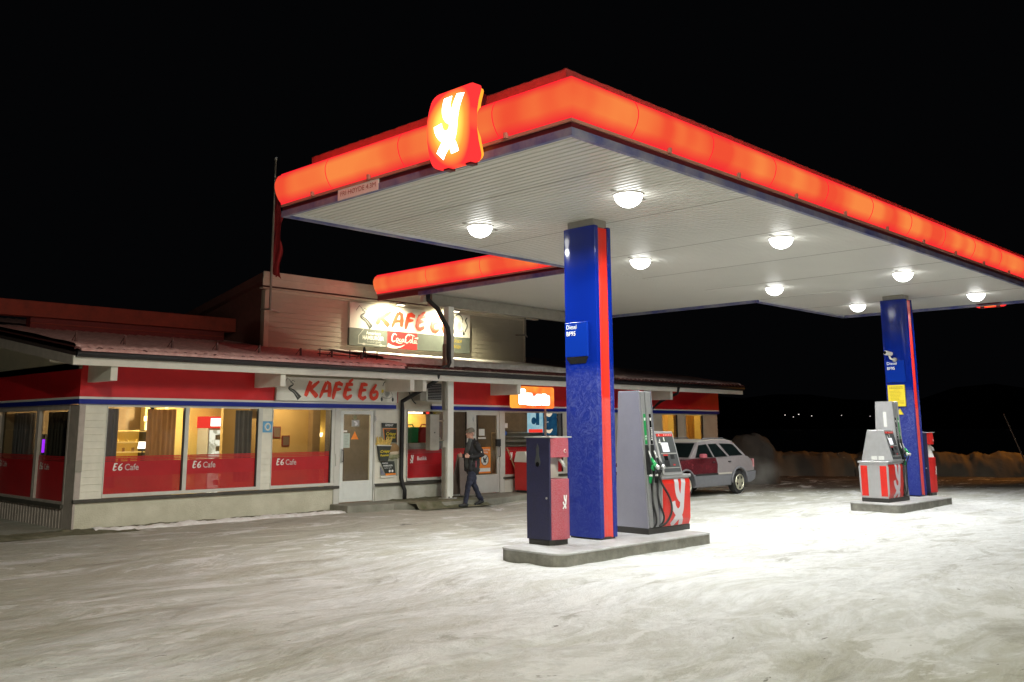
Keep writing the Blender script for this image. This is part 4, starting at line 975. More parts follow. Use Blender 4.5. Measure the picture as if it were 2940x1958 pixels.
# roof ladder rail
for z_ in (.11, .19): MB().cyl((10.3, 14.86, roofz(14.86) + z_), (12.35, 14.86, roofz(14.86) + z_ - .02), .010, n=6).build('snow_rail', M['black'], rf)
for x_ in (10.35, 11.05, 11.72): MB().cyl((x_, 14.86, roofz(14.86)), (x_, 14.86, roofz(14.86) + .22), .011, n=6).build('rail_post', M['black'], rf)
MB().cyl((11.35, 14.86, roofz(14.86)), (11.40, 14.86, roofz(14.86) + .30), .016, n=6).cyl((11.50, 14.9, roofz(14.86)), (11.41, 14.86, roofz(14.86) + .30), .012, n=6).build('rail_bracket', M['black'], rf)

# windows
def window(a, b, z0, z1, panes, film=True, words=None, m='alu_frame', zfilm=(1.03, 1.11)):
    fr = MB(); t_ = .035; y0_, y1_ = F - .02, F + .06
    fr.box(a, b, y0_, y1_, z1, z1 + t_).box(a, b, y0_ - .006, y1_, z0 - .055, z0)
    edges = [a] + [q for pn in panes for q in pn] + [b]
    for i in range(0, len(edges), 2):
        if edges[i+1] - edges[i] > .004: fr.box(edges[i], edges[i+1], y0_, y1_, z0, z1)
    w = fr.build('window', M[m], bld)
    for k, (pa, pb) in enumerate(panes):
        MB().box(pa, pb, F + .030, F + .036, z0, z1).build('pane', M['glass'], w)
        MB().box(pb - .022, pb, F - .008, F + .029, z0, z1).build('gasket', M['dark_frame'], w)
        if film:
            f = MB(); yy = F + .024
            z = z0
            while z < zfilm[0] - .26: f.add([(pa, yy, z), (pb - .022, yy, z), (pb - .022, yy, z + .0155), (pa, yy, z + .0155)], [(0, 1, 2, 3)]); z += .0175
            f.add([(pa, yy, z), (pb - .022, yy, z), (pb - .022, yy, zfilm[0]), (pa, yy, zfilm[0])], [(0, 1, 2, 3)])
            for q in range(3):
                zz = zfilm[0] + .008 + q * .026; f.add([(pa, yy, zz), (pb - .022, yy, zz), (pb - .022, yy, zz + .020 - q * .001), (pa, yy, zz + .020 - q * .001)], [(0, 1, 2, 3)])
            fo = f.build('window_film', M['film'], w, fix=False)
            if words and words[k]:
                words[k](w, pa)
    return w
wt = M['white_text']
M['e6_white'] = mat('e6_white', (.80, .80, .78), .5); M['cafe_grey'] = mat('cafe_grey', (.55, .48, .47), .5)
def e6cafe(pl, par, s, m2=None):
    mb = MB(); q = s
    L = [[(.20*q,1.0*q,.18*q),(.50*q,1.02*q,.22*q),(.78*q,.97*q,.10*q)], curve([(.34*q,.98*q,.20*q),(.22*q,.6*q,.24*q),(.10*q,.08*q,.20*q)],3), [(.16*q,.54*q,.14*q),(.58*q,.55*q,.16*q)], curve([(.06*q,.06*q,.18*q),(.34*q,.03*q,.20*q),(.62*q,.12*q,.08*q)],3),
         curve([(1.50*q,1.02*q,.10*q),(1.15*q,.74*q,.20*q),(.94*q,.34*q,.24*q),(1.06*q,.06*q,.20*q),(1.36*q,.10*q,.18*q),(1.46*q,.34*q,.14*q),(1.24*q,.46*q,.14*q),(1.04*q,.34*q,.10*q)],4)]
    strokes(mb, pl, L, .004); mb.build('lettering', M['e6_white'], par, fix=False)
    text(par, 'Cafe', pl, 1.88*q, -.02*q, 1.35*q, m2 or M['cafe_grey'], bold=.012, width=2.25*q, ext=.004)
def w_e6(da): return lambda w, pa: e6cafe(Plane((pa + da, F + .02, .885), (1, 0, 0), (0, 0, 1)), w, .105)
def w_but(da, dz=0): 
    def fn(w, pa):
        pl = Plane((pa + da, F + .02, .86 + dz), (1, 0, 0), (0, 0, 1))
        yx_mark(w, pl, 0, -.03, .10, .165, wt, 'emblem', fat=1.05); text(w, 'Butikk', pl, .19, .025, .115, wt, width=.27, bold=.01, ext=.004)
    return fn
window(6.55, 9.44, .515, 1.905, [(6.565, 7.92), (7.99, 9.36)], words=[w_e6(.15), w_e6(.12)])
window(9.65, 11.06, .515, 1.905, [(9.665, 10.99)], words=[w_e6(.12)])
window(12.91, 14.69, .525, 1.905, [(12.925, 13.98), (14.05, 14.64)], words=[w_but(.10), None])
window(15.83, 17.95, .50, 1.905, [(15.85, 17.91)], words=[w_but(.19)])
window(22.10, 22.97, .60, 1.905, [(22.16, 22.92)], film=False, m='beige_siding'); window(23.27, 24.36, .60, 1.905, [(23.33, 24.24)], film=False, m='beige_siding')
# side windows
def side_window(a, b, word=True):
    fr = MB(); fr.box(XL - .02, XL + .05, a, b, 1.86, 1.945).box(XL - .02, XL + .05, a, b, .36, .40)
    fr.box(XL - .02, XL + .05, a, a + .05, .40, 1.86).box(XL - .02, XL + .05, b - .06, b, .40, 1.86)
    w = fr.build('window', M['side_siding'], bld)
    MB().box(XL + .03, XL + .036, a + .05, b - .06, .40, 1.86).build('pane', M['glass'], w)
    f = MB(); xx_ = XL + .024; f.add([(xx_, a + .05, .40), (xx_, b - .06, .40), (xx_, b - .06, 1.03), (xx_, a + .05, 1.03)], [(3, 2, 1, 0)])
    for q in range(3):
        zz = 1.038 + q * .026; f.add([(xx_, a + .05, zz), (xx_, b - .06, zz), (xx_, b - .06, zz + .020), (xx_, a + .05, zz + .020)], [(3, 2, 1, 0)])
    f.build('window_film', M['film'], w, fix=False)
    e6cafe(Plane((XL + .02, b - .16, .885), (0, -1, 0), (0, 0, 1)), w, .10)
side_window(F + .37, 17.05); side_window(17.06, 19.05)
# doors
def door(a, b, z0, z1, jamb, handle_left, m='white_paint'):
    fr = MB().box(jamb[0], a - .012, F - .03, F + .08, .0, z1 + .05).box(b + .012, jamb[1], F - .03, F + .08, .0, z1 + .05).box(a - .012, b + .012, F - .03, F + .08, z1 + .008, z1 + .05)
    r = fr.build('door_frame', M['alu_frame'], bld)
    d_ = MB(); t_ = .075; zg = z0 + .40
    d_.box(a, a + t_, F - .022, F + .03, z0, z1).box(b - t_, b, F - .022, F + .03, z0, z1).box(a + t_, b - t_, F - .022, F + .03, z1 - t_, z1).box(a + t_, b - t_, F - .022, F + .03, z0, zg)
    dr = d_.build('door', M[m], bld, bevel=.004)
    MB().box(a + t_ + .035, b - t_ - .035, F - .026, F - .021, z0 + .07, zg - .06).build('door_panel', M[m], dr, bevel=.002)
    MB().box(a + t_, b - t_, F + .002, F + .008, zg, z1 - t_).build('pane', M['glass'], dr)
    hx = a + .035 if handle_left else b - .035
    MB().box(hx - .022, hx + .022, F - .045, F - .0225, .88, 1.16).build('lock_plate', M['alu'], dr, bevel=.003)
    MB().tube([(hx, F - .045, 1.13), (hx, F - .085, 1.13), (hx, F - .085, .91), (hx, F - .045, .91)], .009, 8).build('handle', M['black'], dr, smooth=True)
    ox = b + .03 if handle_left else a - .03
    for z in (z0 + .26, z1 - .16): MB().cyl((ox, F - .045, z - .05), (ox, F - .045, z + .05), .014, n=10).box(ox - .035, ox + .035, F - .040, F - .031, z - .03, z + .03).build('hinge', M['alu'], r)
    return dr
door(11.20, 12.01, .13, 1.90, (11.06, 12.06), True, 'door_white' if 'door_white' in M else 'white_paint')
d2 = door(14.85, 15.66, .12, 1.91, (14.69, 15.83), False, 'alu_frame')
MB().box(15.52, 15.66, F - .075, F - .031, 1.14, 1.30).build('letter_box', M['black'], d2)
# ------------------------------------------------ upper storey
U = 16.9; UX0, UX1 = 10.38, 18.25
ug = siding(UX0, UX1, 3.0, 4.40, y=U, m='upper_siding' if 'upper_siding' in M else 'beige_siding', pitch=.105, name='upper_wall')
bpart(MB().box(UX0 - .03, UX0 + .08, U - .03, U + .05, 3.02, 4.38), 'upper_corner', M['beige_siding'])
bpart(MB().box(UX1 - .06, UX1 + .02, U - .025, U + .05, 3.02, 4.38), 'upper_corner', M['beige_siding'])
bpart(MB().prism_x([(U + .17, 3.0), (U + .17, 4.60), (21.5, 3.75), (21.5, 3.0)], UX0 - .0, UX1), 'upper_side', M['dark_wall'])
bpart(MB().prism_x([(U - .14, 4.56), (U - .14, 4.73), (22.5, 3.70), (22.5, 3.52)], UX0 - .16, UX1 + .42), 'upper_roof', M['dark_wall'])
bpart(MB().box(UX0 - .17, UX1 + .44, U - .17, U - .141, 4.45, 4.63), 'upper_fascia', M['beige_siding'])
bpart(MB().box(UX0 - .18, UX1 + .45, U - .20, U - .171, 4.60, 4.74), 'upper_fascia', M['beige_siding'], bevel=.006)
bpart(MB().box(UX0 - .15, UX1 + .42, U - .14, U + .0, 4.395, 4.42), 'upper_soffit', M['beige_siding'])
bpart(MB().box(UX0, UX1 + .02, U - .04, U - .016, 4.345, 4.395), 'upper_trim', M['beige_siding'])
# raised red parapet on the left behind the tile roof
bpart(MB().box(5.3, UX0 - .02, 18.0, 18.25, 3.58, 3.87), 'rear_parapet', M['rust_red'], bevel=.01)
bpart(MB().box(6.2, UX0 - .25, 18.08, 18.30, 2.8, 3.579), 'rear_wall', M['red_dark'] if 'red_dark' in M else M['rust_red'])
for z in (3.10, 3.28, 3.46): bpart(MB().box(6.2, UX0 - .25, 18.06, 18.079, z, z + .02), 'rear_board', M['rust_red'])

# ------------------------------------------------ interior shell
IM = M
bpart(MB().box(6.2, 24.9, F + .1, 19.2, -.05, .10), 'floor', M['int_floor'])
bpart(MB().box(6.2, 24.9, F + .17, 19.2, 2.28, 2.32), 'ceiling', M['ceil_in'])
bpart(MB().box(6.2, 9.0, 18.9, 19.0, .1, 2.28), 'inner_wall', M['brown_wall'])
bpart(MB().box(9.0, 10.75, 18.65, 18.75, .1, 2.28), 'inner_wall', M['ylw_wall'])
bpart(MB().box(9.95, 12.02, 17.62, 17.72, .1, 2.28), 'inner_wall', M['ylw_wall2'] if 'ylw_wall2' in M else M['ylw_wall'])
bpart(MB().box(12.02, 12.22, 17.45, 17.74, .1, 2.28), 'inner_column', M['brown_wall'])
bpart(MB().box(12.22, 13.25, 18.5, 18.6, .1, 2.28), 'inner_wall', M['ylw_wall'])
bpart(MB().box(13.25, 15.1, 18.5, 18.6, .1, 2.28), 'inner_wall', M['dark_in'])
bpart(MB().box(15.1, 16.45, 18.5, 18.6, .1, 2.28), 'inner_wall', M['ylw_wall'])
bpart(MB().box(10.2, 10.75, 17.0, 17.1, 1.75, 2.28), 'inner_wall', M['brown_wall'])
bpart(MB().box(12.25, 12.35, F + .17, 17.3, .1, 2.28), 'inner_wall', M['int_grey'])
bpart(MB().box(16.45, 18.2, 18.5, 18.6, .1, 2.28), 'inner_wall', M['int_grey'])
bpart(MB().box(18.1, 18.2, F + .17, 18.5, .1, 2.28), 'inner_wall', M['int_grey'])
bpart(MB().box(21.4, 21.5, F + .17, 17.4, .1, 2.28).box(21.5, 24.9, 17.3, 17.4, .1, 2.28).box(24.85, 24.9, F + .17, 17.3, .1, 2.28), 'inner_wall', M['ylw_wall'])

# curtains
def curtain(a, b, z0, z1, y, m, label, axis='x', amp=.03, pitch=.09, name='curtain', group=None):
    n_ = int((b - a) / .012); rows = []
    for z in (z0, (z0+z1)/2, z1):
        row = []
        for i in range(n_ + 1):
            t_ = a + (b - a) * i / n_; w = amp * math.sin(t_ / pitch * 6.2832) + .4 * amp * math.sin(t_ / pitch * 2.3 + 1)
            row.append((t_, y + w, z) if axis == 'x' else (y + w, t_, z))
        rows.append(row)
    return top(MB().sheet(rows), name, M[m], label, 'curtain', group, smooth=True, fix=False)
curtain(7.40, 7.90, 1.0, 1.88, F + .30, 'curtain', 'brown pleated curtain at the right edge of the leftmost front café window')
curtain(6.58, 6.85, .6, 1.88, F + .20, 'int_grey_c' if 'int_grey_c' in M else 'int_grey', 'grey curtain at the left edge of the leftmost front café window')
curtain(9.02, 9.36, .6, 1.88, F + .20, 'int_grey_c', 'grey folds standing in for a canopy reflection at the right edge of the second café window')  # reflection of the lit canopy in the pane, modelled as grey folds
curtain(22.12, 22.95, .6, 1.90, F + .35, 'curtain_gold', 'golden lit curtain in the left of the two far shop windows')
curtain(23.62, 24.30, .6, 1.90, F + .35, 'curtain_gold', 'golden lit curtain in the rightmost window of the shop')
curtain(16.0, 17.25, .4, 1.84, XL + .25, 'curtain_dark' if 'curtain_dark' in M else 'int_grey', 'dark curtain in the side window nearest the café corner', 'y')
curtain(17.95, 19.0, .4, 1.84, XL + .25, 'int_grey', 'dark curtain inside the side window farther from the café corner', 'y')

# ================================================================ signs on the building
def kafe_letters(mb, pl, a, b, w, h):
    """brush letters KAFÉ E6 drawn as ribbons in a box w x h"""
    S = w / 7.55; H = h
    def L(pts, ws=1.0): return [(a + x * S, b + y * H, ww * S * .34 * ws) for x, y, ww in pts]
    ls = [
     L([(.62,1.0,1.0),(.42,.60,1.15),(.22,.18,1.1),(.12,.02,.8)]), L([(1.42,1.02,.5),(1.02,.78,.9),(.62,.52,1.0),(.46,.44,.9)]), L([(.52,.50,.8),(.86,.28,1.1),(1.16,.06,1.25),(1.24,-.02,.9)]),
     L([(2.12,.98,.9),(1.86,.55,.95),(1.62,.12,.8),(1.50,-.08,.4)]), L([(2.12,1.0,.8),(2.42,.88,1.0),(2.46,.45,1.2),(2.40,.0,.9)]), L([(1.62,.34,.8),(2.02,.38,.7),(2.62,.42,.5)]),
     L([(3.12,.93,.9),(2.96,.50,1.1),(2.84,.10,1.0),(2.80,-.14,.5)]), L([(2.98,.88,.8),(3.38,.94,1.1),(3.66,.84,.9),(3.62,.74,.5)]), L([(2.95,.50,.7),(3.25,.52,.8),(3.58,.56,.4)]),
     L([(4.22,.90,.9),(4.02,.50,1.1),(3.92,.14,1.1),(3.98,.02,.9)]), L([(4.04,.86,.8),(4.40,.90,1.0),(4.78,.88,.6)]), L([(4.02,.50,.7),(4.32,.52,.8),(4.62,.54,.5)]), L([(3.94,.06,.9),(4.22,-.06,1.0),(4.56,.10,.8),(4.66,.20,.4)]),
     L([(4.34,1.04,.5),(4.52,1.12,.7),(4.76,1.24,.4)]),
     L([(5.72,.92,.9),(5.56,.50,1.1),(5.46,.12,1.1),(5.50,.02,.9)]), L([(5.56,.90,.8),(5.92,.92,1.0),(6.28,.90,.6)]), L([(5.54,.50,.7),(5.84,.53,.8),(6.14,.54,.5)]), L([(5.48,.04,.9),(5.80,-.06,1.0),(6.14,.08,.7)]),
     L(curve([(7.22,.96,.5),(6.98,.72,.8),(6.68,.36,1.0),(6.66,.10,1.0),(6.90,-.04,.95),(7.24,.08,.9),(7.34,.34,.8),(7.14,.46,.7),(6.86,.34,.6)], 3))]
    return strokes(mb, pl, ls, .004)
def road_art(sign, pl, a, b, s):
    mb = MB()
    strokes(mb, pl, [[(a + x*s, b + y*s, w*s) for x, y, w in curve([(.10,1.0,.05),(.30,.86,.10),(.02,.62,.16),(.38,.42,.22),(.62,.20,.30),(.80,.0,.36)], 5)]], .003)
    mb.build('road_picture', M['sign_black'], sign, fix=False)
    mb = MB(); strokes(mb, pl, [[(a + x*s, b + y*s, .016*s) for x, y, w in curve([(.12,1.0,0),(.30,.80,0),(.06,.62,0),(.40,.40,0),(.70,.08,0)], 5)]], .0055); mb.build('road_line', M['sign_white'], sign, fix=False)
    mb = MB(); strokes(mb, pl, [[(a-.35*s, b+.95*s, .03*s),(a-.12*s, b+1.25*s, .03*s),(a+.05*s, b+1.12*s, .03*s),(a+.16*s, b+.98*s, .03*s)],[(a+.12*s, b+.98*s, .03*s),(a+.26*s, b+1.12*s, .03*s),(a+.42*s, b+1.04*s, .03*s)]], .003); mb.build('mountain_line', M['sign_black'], sign, fix=False)
def scooter_art(sign, pl, a, b, s):
    """grey figure-like emblem: round head outline over a pale body, two dark wheels"""
    mb = MB(); strokes(mb, pl, [[(a + .32*s*math.cos(t), b + .78*s + .30*s*math.sin(t), .05*s) for t in [math.pi*(-.15) + i * .12 for i in range(31)]]], .003)
    mb.build('ring_picture', M['sign_black'], sign, fix=False)
    n = 20; mb = MB(); mb.add([pl.at(a + .20*s*math.cos(i/n*6.283), b + .42*s + .24*s*math.sin(i/n*6.283), .003) for i in range(n)], [tuple(range(n))]); mb.build('body_picture', M['sign_lightgrey'], sign, fix=False)
    mb = MB(); mb.add([pl.at(a + .11*s*math.cos(i/n*6.283), b + .42*s + .16*s*math.sin(i/n*6.283), .005) for i in range(n)], [tuple(range(n))]); mb.build('shade_picture', M['sign_midgrey'], sign, fix=False)
    mb = MB(); strokes(mb, pl, [[(a-.42*s, b+.22*s, .03*s),(a-.2*s, b+.12*s, .04*s),(a+.2*s, b+.12*s, .04*s),(a+.42*s, b+.24*s, .03*s)],[(a-.40*s, b+.28*s, .03*s),(a-.26*s, b+.5*s, .03*s)],[(a+.40*s, b+.28*s, .03*s),(a+.26*s, b+.5*s, .03*s)]], .004); mb.build('bar_picture', M['sign_midgrey'], sign, fix=False)
    mb = MB()
    for sx in (-1, 1): mb.add([pl.at(a + sx*.40*s + .075*s*math.cos(i/n*6.283), b + .05*s + .12*s*math.sin(i/n*6.283), .0065) for i in range(n)], [tuple(range(n))])
    mb.build('wheel_picture', M['sign_black'], sign, fix=False)
M['sign_lightgrey'] = mat('sign_lightgrey', (.40, .40, .37), .5); M['sign_midgrey'] = mat('sign_midgrey', (.30, .30, .27), .5)
# long sign over the café door
sg = empty('cafe_sign', (9.66, F - .09, 2.07), 'white board sign with red brush letters under the eave above the café door', 'sign')
MB().box(9.66, 12.55, F - .110, F - .062, 2.065, 2.51).build('board', M['sign_white'], sg)
MB().box(12.551, 12.57, F - .112, F - .060, 2.063, 2.512).build('edge', M['cola_red'], sg)
pl = Plane((9.66, F - .1105, 2.065), (1, 0, 0), (0, 0, 1))
mb = MB(); kafe_letters(mb, pl, .60, .085, 1.80, .29); mb.build('lettering', M['sign_red'], sg, fix=False)
road_art(sg, pl, .26, .045, .30); scooter_art(sg, pl, 2.62, .05, .36)
MB().add([pl.at(2.47, .20, .003), pl.at(2.53, .20, .003), pl.at(2.53, .26, .003), pl.at(2.47, .26, .003)], [(0,1,2,3)]).build('star_picture', M['yellow'], sg, fix=False)
# big sign on the upper wall, lit by two floodlights
bs_ = empty('big_cafe_sign', (12.45, U - .05, 3.36), 'large floodlit board on the upper wall with red brush letters above dark advert panels', 'sign')
MB().box(12.48, 16.17, U - .085, U - .02, 3.755, 4.325).build('board', M['sign_white'], bs_)
MB().box(12.48, 13.55, U - .085, U - .02, 3.365, 3.752).build('advert_panel', M['sign_grey'], bs_)
MB().box(13.552, 14.45, U - .085, U - .02, 3.365, 3.752).build('cola_panel', M['cola_red'], bs_)
MB().box(14.452, 16.17, U - .085, U - .02, 3.365, 3.752).build('advert_panel', M['sign_grey'], bs_)
pl = Plane((12.48, U - .0855, 3.755), (1, 0, 0), (0, 0, 1))
mb = MB(); kafe_letters(mb, pl, .72, .11, 2.36, .33); mb.build('lettering', M['sign_red'], bs_, fix=False)
road_art(bs_, pl, .30, .03, .38); scooter_art(bs_, pl, 3.30, .08, .44)
mb = MB(); strokes(mb, pl, [curve([(3.52,.14,.03),(3.60,.30,.035),(3.54,.42,.04),(3.60,.50,.03)], 3)], .003); mb.build('fork_picture', M['sign_black'], bs_, fix=False)
pl = Plane((12.48, U - .0855, 3.365), (1, 0, 0), (0, 0, 1))
text(bs_, 'American', pl, .46, .265, .105, M['sign_print'] if 'sign_print' in M else M['sign_white'], bold=.02, width=.42); text(bs_, 'HAMBURGER', pl, .36, .15, .125, M['sign_white'], bold=.02, width=.60); text(bs_, 'Smaker godt!', pl, .48, .085, .065, M['sign_lightgrey'], width=.40)
mb = MB(); strokes(mb, pl, [[(.40,.385,.016),(.25,.22,.016),(.25,.05,.016)],[(.23,.05,.016),(1.02,.03,.016)]], .003)
for cx_ in (.40, .88): mb.add([pl.at(cx_ + .045*math.cos(i/12*6.283), .042 + .028*math.sin(i/12*6.283), .006) for i in range(12)], [tuple(range(12))])
mb.build('line_picture', M['sign_lightgrey'], bs_, fix=False)
# cola script, ribbons
mb = MB(); s = 1.0
def C(pts, n=4): return curve([(1.07 + x, y, w) for x, y, w in pts], n)
strokes(mb, pl, [C([(.27,.30,.014),(.22,.335,.022),(.15,.28,.03),(.135,.19,.03),(.18,.15,.024),(.24,.18,.014)]), C([(.30,.24,.016),(.265,.21,.022),(.28,.165,.02),(.32,.18,.022),(.32,.225,.02),(.295,.245,.014)]),
   C([(.40,.225,.014),(.36,.21,.02),(.365,.165,.02),(.405,.165,.014)]), C([(.47,.225,.014),(.43,.21,.02),(.435,.165,.02),(.47,.17,.018),(.485,.225,.02),(.49,.165,.018),(.52,.16,.014)]),
   C([(.67,.30,.014),(.62,.335,.022),(.55,.28,.03),(.535,.18,.03),(.58,.14,.024),(.64,.18,.014)]), C([(.70,.225,.016),(.665,.20,.022),(.68,.155,.02),(.715,.165,.022),(.715,.21,.02),(.695,.23,.014)]),
   C([(.76,.33,.014),(.75,.24,.022),(.75,.15,.02),(.79,.15,.014)]), C([(.84,.215,.014),(.80,.20,.02),(.805,.15,.02),(.84,.16,.018),(.86,.215,.02),(.86,.15,.018),(.895,.15,.012)]),
   C([(.60,.35,.012),(.72,.335,.024),(.82,.31,.012)]), C([(.24,.15,.012),(.34,.12,.018),(.44,.135,.012)]), [( 1.07+.52,.205,.02),(1.07+.56,.21,.02)],
   C([(.0,.06,.10),(.10,.035,.075),(.25,.02,.05),(.40,.045,.03),(.50,.09,.012)]), C([(.80,.265,.012),(.90,.27,.045),(.90,.275,.05)])], .003)
mb.build('cola_script', M['sign_white'], bs_, fix=False)
text(bs_, 'GODE', pl, 3.12, .25, .10, M['sign_yellow'] if 'sign_yellow' in M else M['yellow_dark'], width=.30, bold=.01); text(bs_, 'BURGER', pl, 3.02, .11, .10, M['yellow_dark'], width=.36, bold=.01)
def flood(x, lab):
    r = empty('flood_lamp', (x, U - .55, 4.36), lab, 'floodlight', 'floodlights above the big sign')
    MB().box(x - .11, x + .11, U - .60, U - .50, 4.30, 4.345).build('housing', M['grey_metal'], r, bevel=.01)
    MB().box(x - .09, x + .09, U - .585, U - .515, 4.292, 4.299).build('glass', M['warm_white'], r)
    MB().tube([(x, U - .55, 4.345), (x, U - .55, 4.375), (x, U - .15, 4.385)], .012, 6).build('arm', M['grey_metal'], r)
    ld = bpy.data.lights.new('flood_light', 'SPOT'); ld.energy = 340; ld.spot_size = R(150); ld.spot_blend = .8; ld.color = (1, .90, .60); ld.shadow_soft_size = .06
    lo = bpy.data.objects.new('flood_light', ld); col.objects.link(lo); lo.parent = r; lo.location = Vector((0, 0, -.085)) * K
    lo.rotation_euler = (R(38), 0, 0)
    return r
M['warm_white'] = emis('warm_white', (1, .92, .70), 8)
flood(13.55, 'floodlight above the left part of the big sign'); flood(15.25, 'floodlight above the right part of the big sign, behind the white post')

# lit orange box sign under the eave
ls_ = empty('lit_box_sign', (16.85, 14.9, 1.99), 'glowing orange and white box sign hanging under the eave right of the shop door', 'lit sign')
bx0, bx1, bz0, bz1, by = 15.72, 17.08, 2.0, 2.50, 14.86
def rrect(x0, x1, z0, z1, r_): 
    pts = []
    for cx_, cz_, a0 in ((x1-r_, z1-r_, 0), (x0+r_, z1-r_, 90), (x0+r_, z0+r_, 180), (x1-r_, z0+r_, 270)):
        for k in range(5): a = R(a0 + k*22.5); pts.append((cx_ + r_*math.cos(a), cz_ + r_*math.sin(a)))
    return pts
MB().prism_y(rrect(bx0, bx1, bz0, bz1, .06), by, by + .16).build('face', M['box_face'], ls_)
MB().prism_y(rrect(bx0 + .04, bx1 - .04, bz0 + .04, bz1 - .03, .05), by + .161, by + .20).build('housing', M['red_panel'], ls_)
pl = Plane((bx0, by - .004, bz0), (1, 0, 0), (0, 0, 1))
mb = MB()
for k, (a, b, w, h) in enumerate(((.26, .08, .22, .36), (.49, .07, .22, .28), (.68, .06, .18, .22), (.84, .07, .20, .26), (1.03, .07, .18, .27), (1.17, .07, .14, .24))):
    q = [(a + (u - a) * 1, v) for u, v in rrect(a - .02, a + w, b, b + h, .05)]
    mb.add([pl.at(u - .12, v, .002 + .0012 * k) for u, v in q], [tuple(range(len(q)))])
mb.build('lettering', M['white_glow'], ls_, fix=False)
MB().box(bx0 + .2, bx0 + .24, by + .16, F - .05, 2.40, 2.44).build('bracket', M['grey_metal'], ls_)
MB().box(bx1 - .24, bx1 - .2, by + .16, F - .05, 2.40, 2.44).build('bracket', M['grey_metal'], ls_)
mb = MB().cyl((16.86, 14.95, .12), (16.86, 14.95, 1.99), .028, n=10); mb.build('pole', M['sign_pole'], ls_)

# ================================================================ things on the café front
post = empty('white_post', (13.49, 14.66, .12), 'white square post carrying the rear of the canopy in front of the shop window', 'post')
MB().box(13.415, 13.575, 14.60, 14.76, .05, 4.10).build('shaft', M['post_white'], post, bevel=.005)
MB().box(13.375, 13.414, 14.64, 14.745, 1.92, 3.30).build('cable_duct', M['grey_metal'], post, bevel=.003)
MB().box(13.375, 13.414, 14.64, 14.745, .14, 1.16).build('cable_duct', M['grey_metal'], post, bevel=.003)
MB().box(13.35, 13.645, 14.56, 14.80, .10, .135).build('base_plate', M['alu'], post)
for dx in (13.44, 13.55): MB().cyl((dx, 14.58, .135), (dx, 14.58, .165), .012, n=8).build('bolt', M['dark_frame'], post)
t_ = MB().box(12.98, 13.23, 14.66, 14.80, 1.10, 1.83); t_ = top(t_, 'meter_box', M['grey_metal'], 'grey metal cabinet hanging left of the white post', 'cabinet', bevel=.006)
MB().cyl((13.10, 14.657, 1.46), (13.10, 14.652, 1.46), .014, n=10).build('lock', M['black'], t_)
for q_ in (1.3, 1.7): MB().tube([(13.23, 14.74, q_), (13.415, 14.72, q_)], .012, 6).build('bracket', M['grey_metal'], t_)
# drain pipe from the gutter down the wall
dpp = MB().tube([(12.93, 14.36, 2.68), (12.93, 14.40, 2.52), (12.80, 14.8, 2.30), (12.70, F - .09, 2.10), (12.72, F - .08, 1.95), (12.72, F - .07, .55), (12.74, F - .10, .40), (12.76, F - .14, .30), (12.76, F - .14, .12)], .042, 12)
top(dpp, 'drain_pipe', M['rubber'], 'black drain pipe running down the café wall between door poster and shop window', 'pipe', loc=(12.76, F - .14, .12), smooth=True)
dp2 = MB().tube([(21.55, 14.32, 2.62), (21.55, 14.36, 2.46), (21.52, 14.9, 2.25), (21.50, F - .08, 2.0), (21.50, F - .08, .15)], .036, 10)
top(dp2, 'drain_pipe', M['rubber'], 'drain pipe on the far shop wall left of the golden windows', 'pipe', loc=(21.5, F - .08, .15), smooth=True)
# air conditioner in the recess above the shop window
ac = empty('air_conditioner', (13.35, F - .16, 2.12), 'boxy grey air conditioner unit high on the wall left of the white post', 'air conditioner')
MB().box(13.02, 13.62, F - .30, F - .02, 2.12, 2.50).build('casing', M['grey_metal'], ac, bevel=.01)
MB().box(13.20, 13.60, F - .315, F - .301, 2.15, 2.47).build('grille', M['black'], ac)
gl = MB()
for i in range(9): gl.box(13.21, 13.59, F - .322, F - .316, 2.17 + i * .033, 2.178 + i * .033)
gl.build('grille_bars', M['alu'], ac)
MB().box(13.17, 13.63, F - .33, F - .301, 2.105, 2.135).box(13.17, 13.20, F - .33, F - .301, 2.136, 2.49).build('frame', M['alu_frame'], ac)
MB().tube(curve([(12.85, F - .05, 2.46), (12.90, F - .10, 2.25), (13.0, F - .08, 2.12), (13.1, F - .06, 2.06)], 5), .012, 6).build('cable', M['black'], ac)
# switch box at the corner and lamp stub
top(MB().box(XL - .03, XL + .075, F - .045, F - .018, .88, 1.06), 'socket_box', M['grey_metal'], 'small grey box on the café corner boards', 'socket', bevel=.004)
sbx = top(MB().box(11.085, 11.155, F - .05, F - .031, .83, 1.06), 'switch_panel', M['alu_frame'], 'narrow panel beside the café door handle', 'panel')
# poster group: fries and hamburger
po = empty('food_poster', (12.4, F - .03, .58), 'cut-out food poster with fries cup right of the café door', 'poster')
def flat(pts, d, m_, nm, par=po, y=F - .022): return MB().prism_y(pts, y - d, y - d + .003).build(nm, m_, par)
flat([(12.225, 1.655), (12.62, 1.645), (12.655, .59), (12.22, .57)], .006, M['sign_back'], 'backing')
flat([(12.21, 1.66), (12.62, 1.65), (12.61, 1.555), (12.22, 1.56)], .010, M['sign_black'], 'header')
flat([(12.25, 1.548), (12.62, 1.545), (12.63, 1.26), (12.30, 1.28)], .010, M['orange'], 'frame_panel'); flat([(12.275, 1.53), (12.61, 1.53), (12.62, 1.26), (12.31, 1.28)], .014, M['sign_black'], 'black_panel')
pl = Plane((12.21, F - .034, 1.56), (1, 0, 0), (0, 0, 1)); text(po, 'ÅPENT', pl, .09, .03, .06, M['white_text'], width=.22, bold=.02)
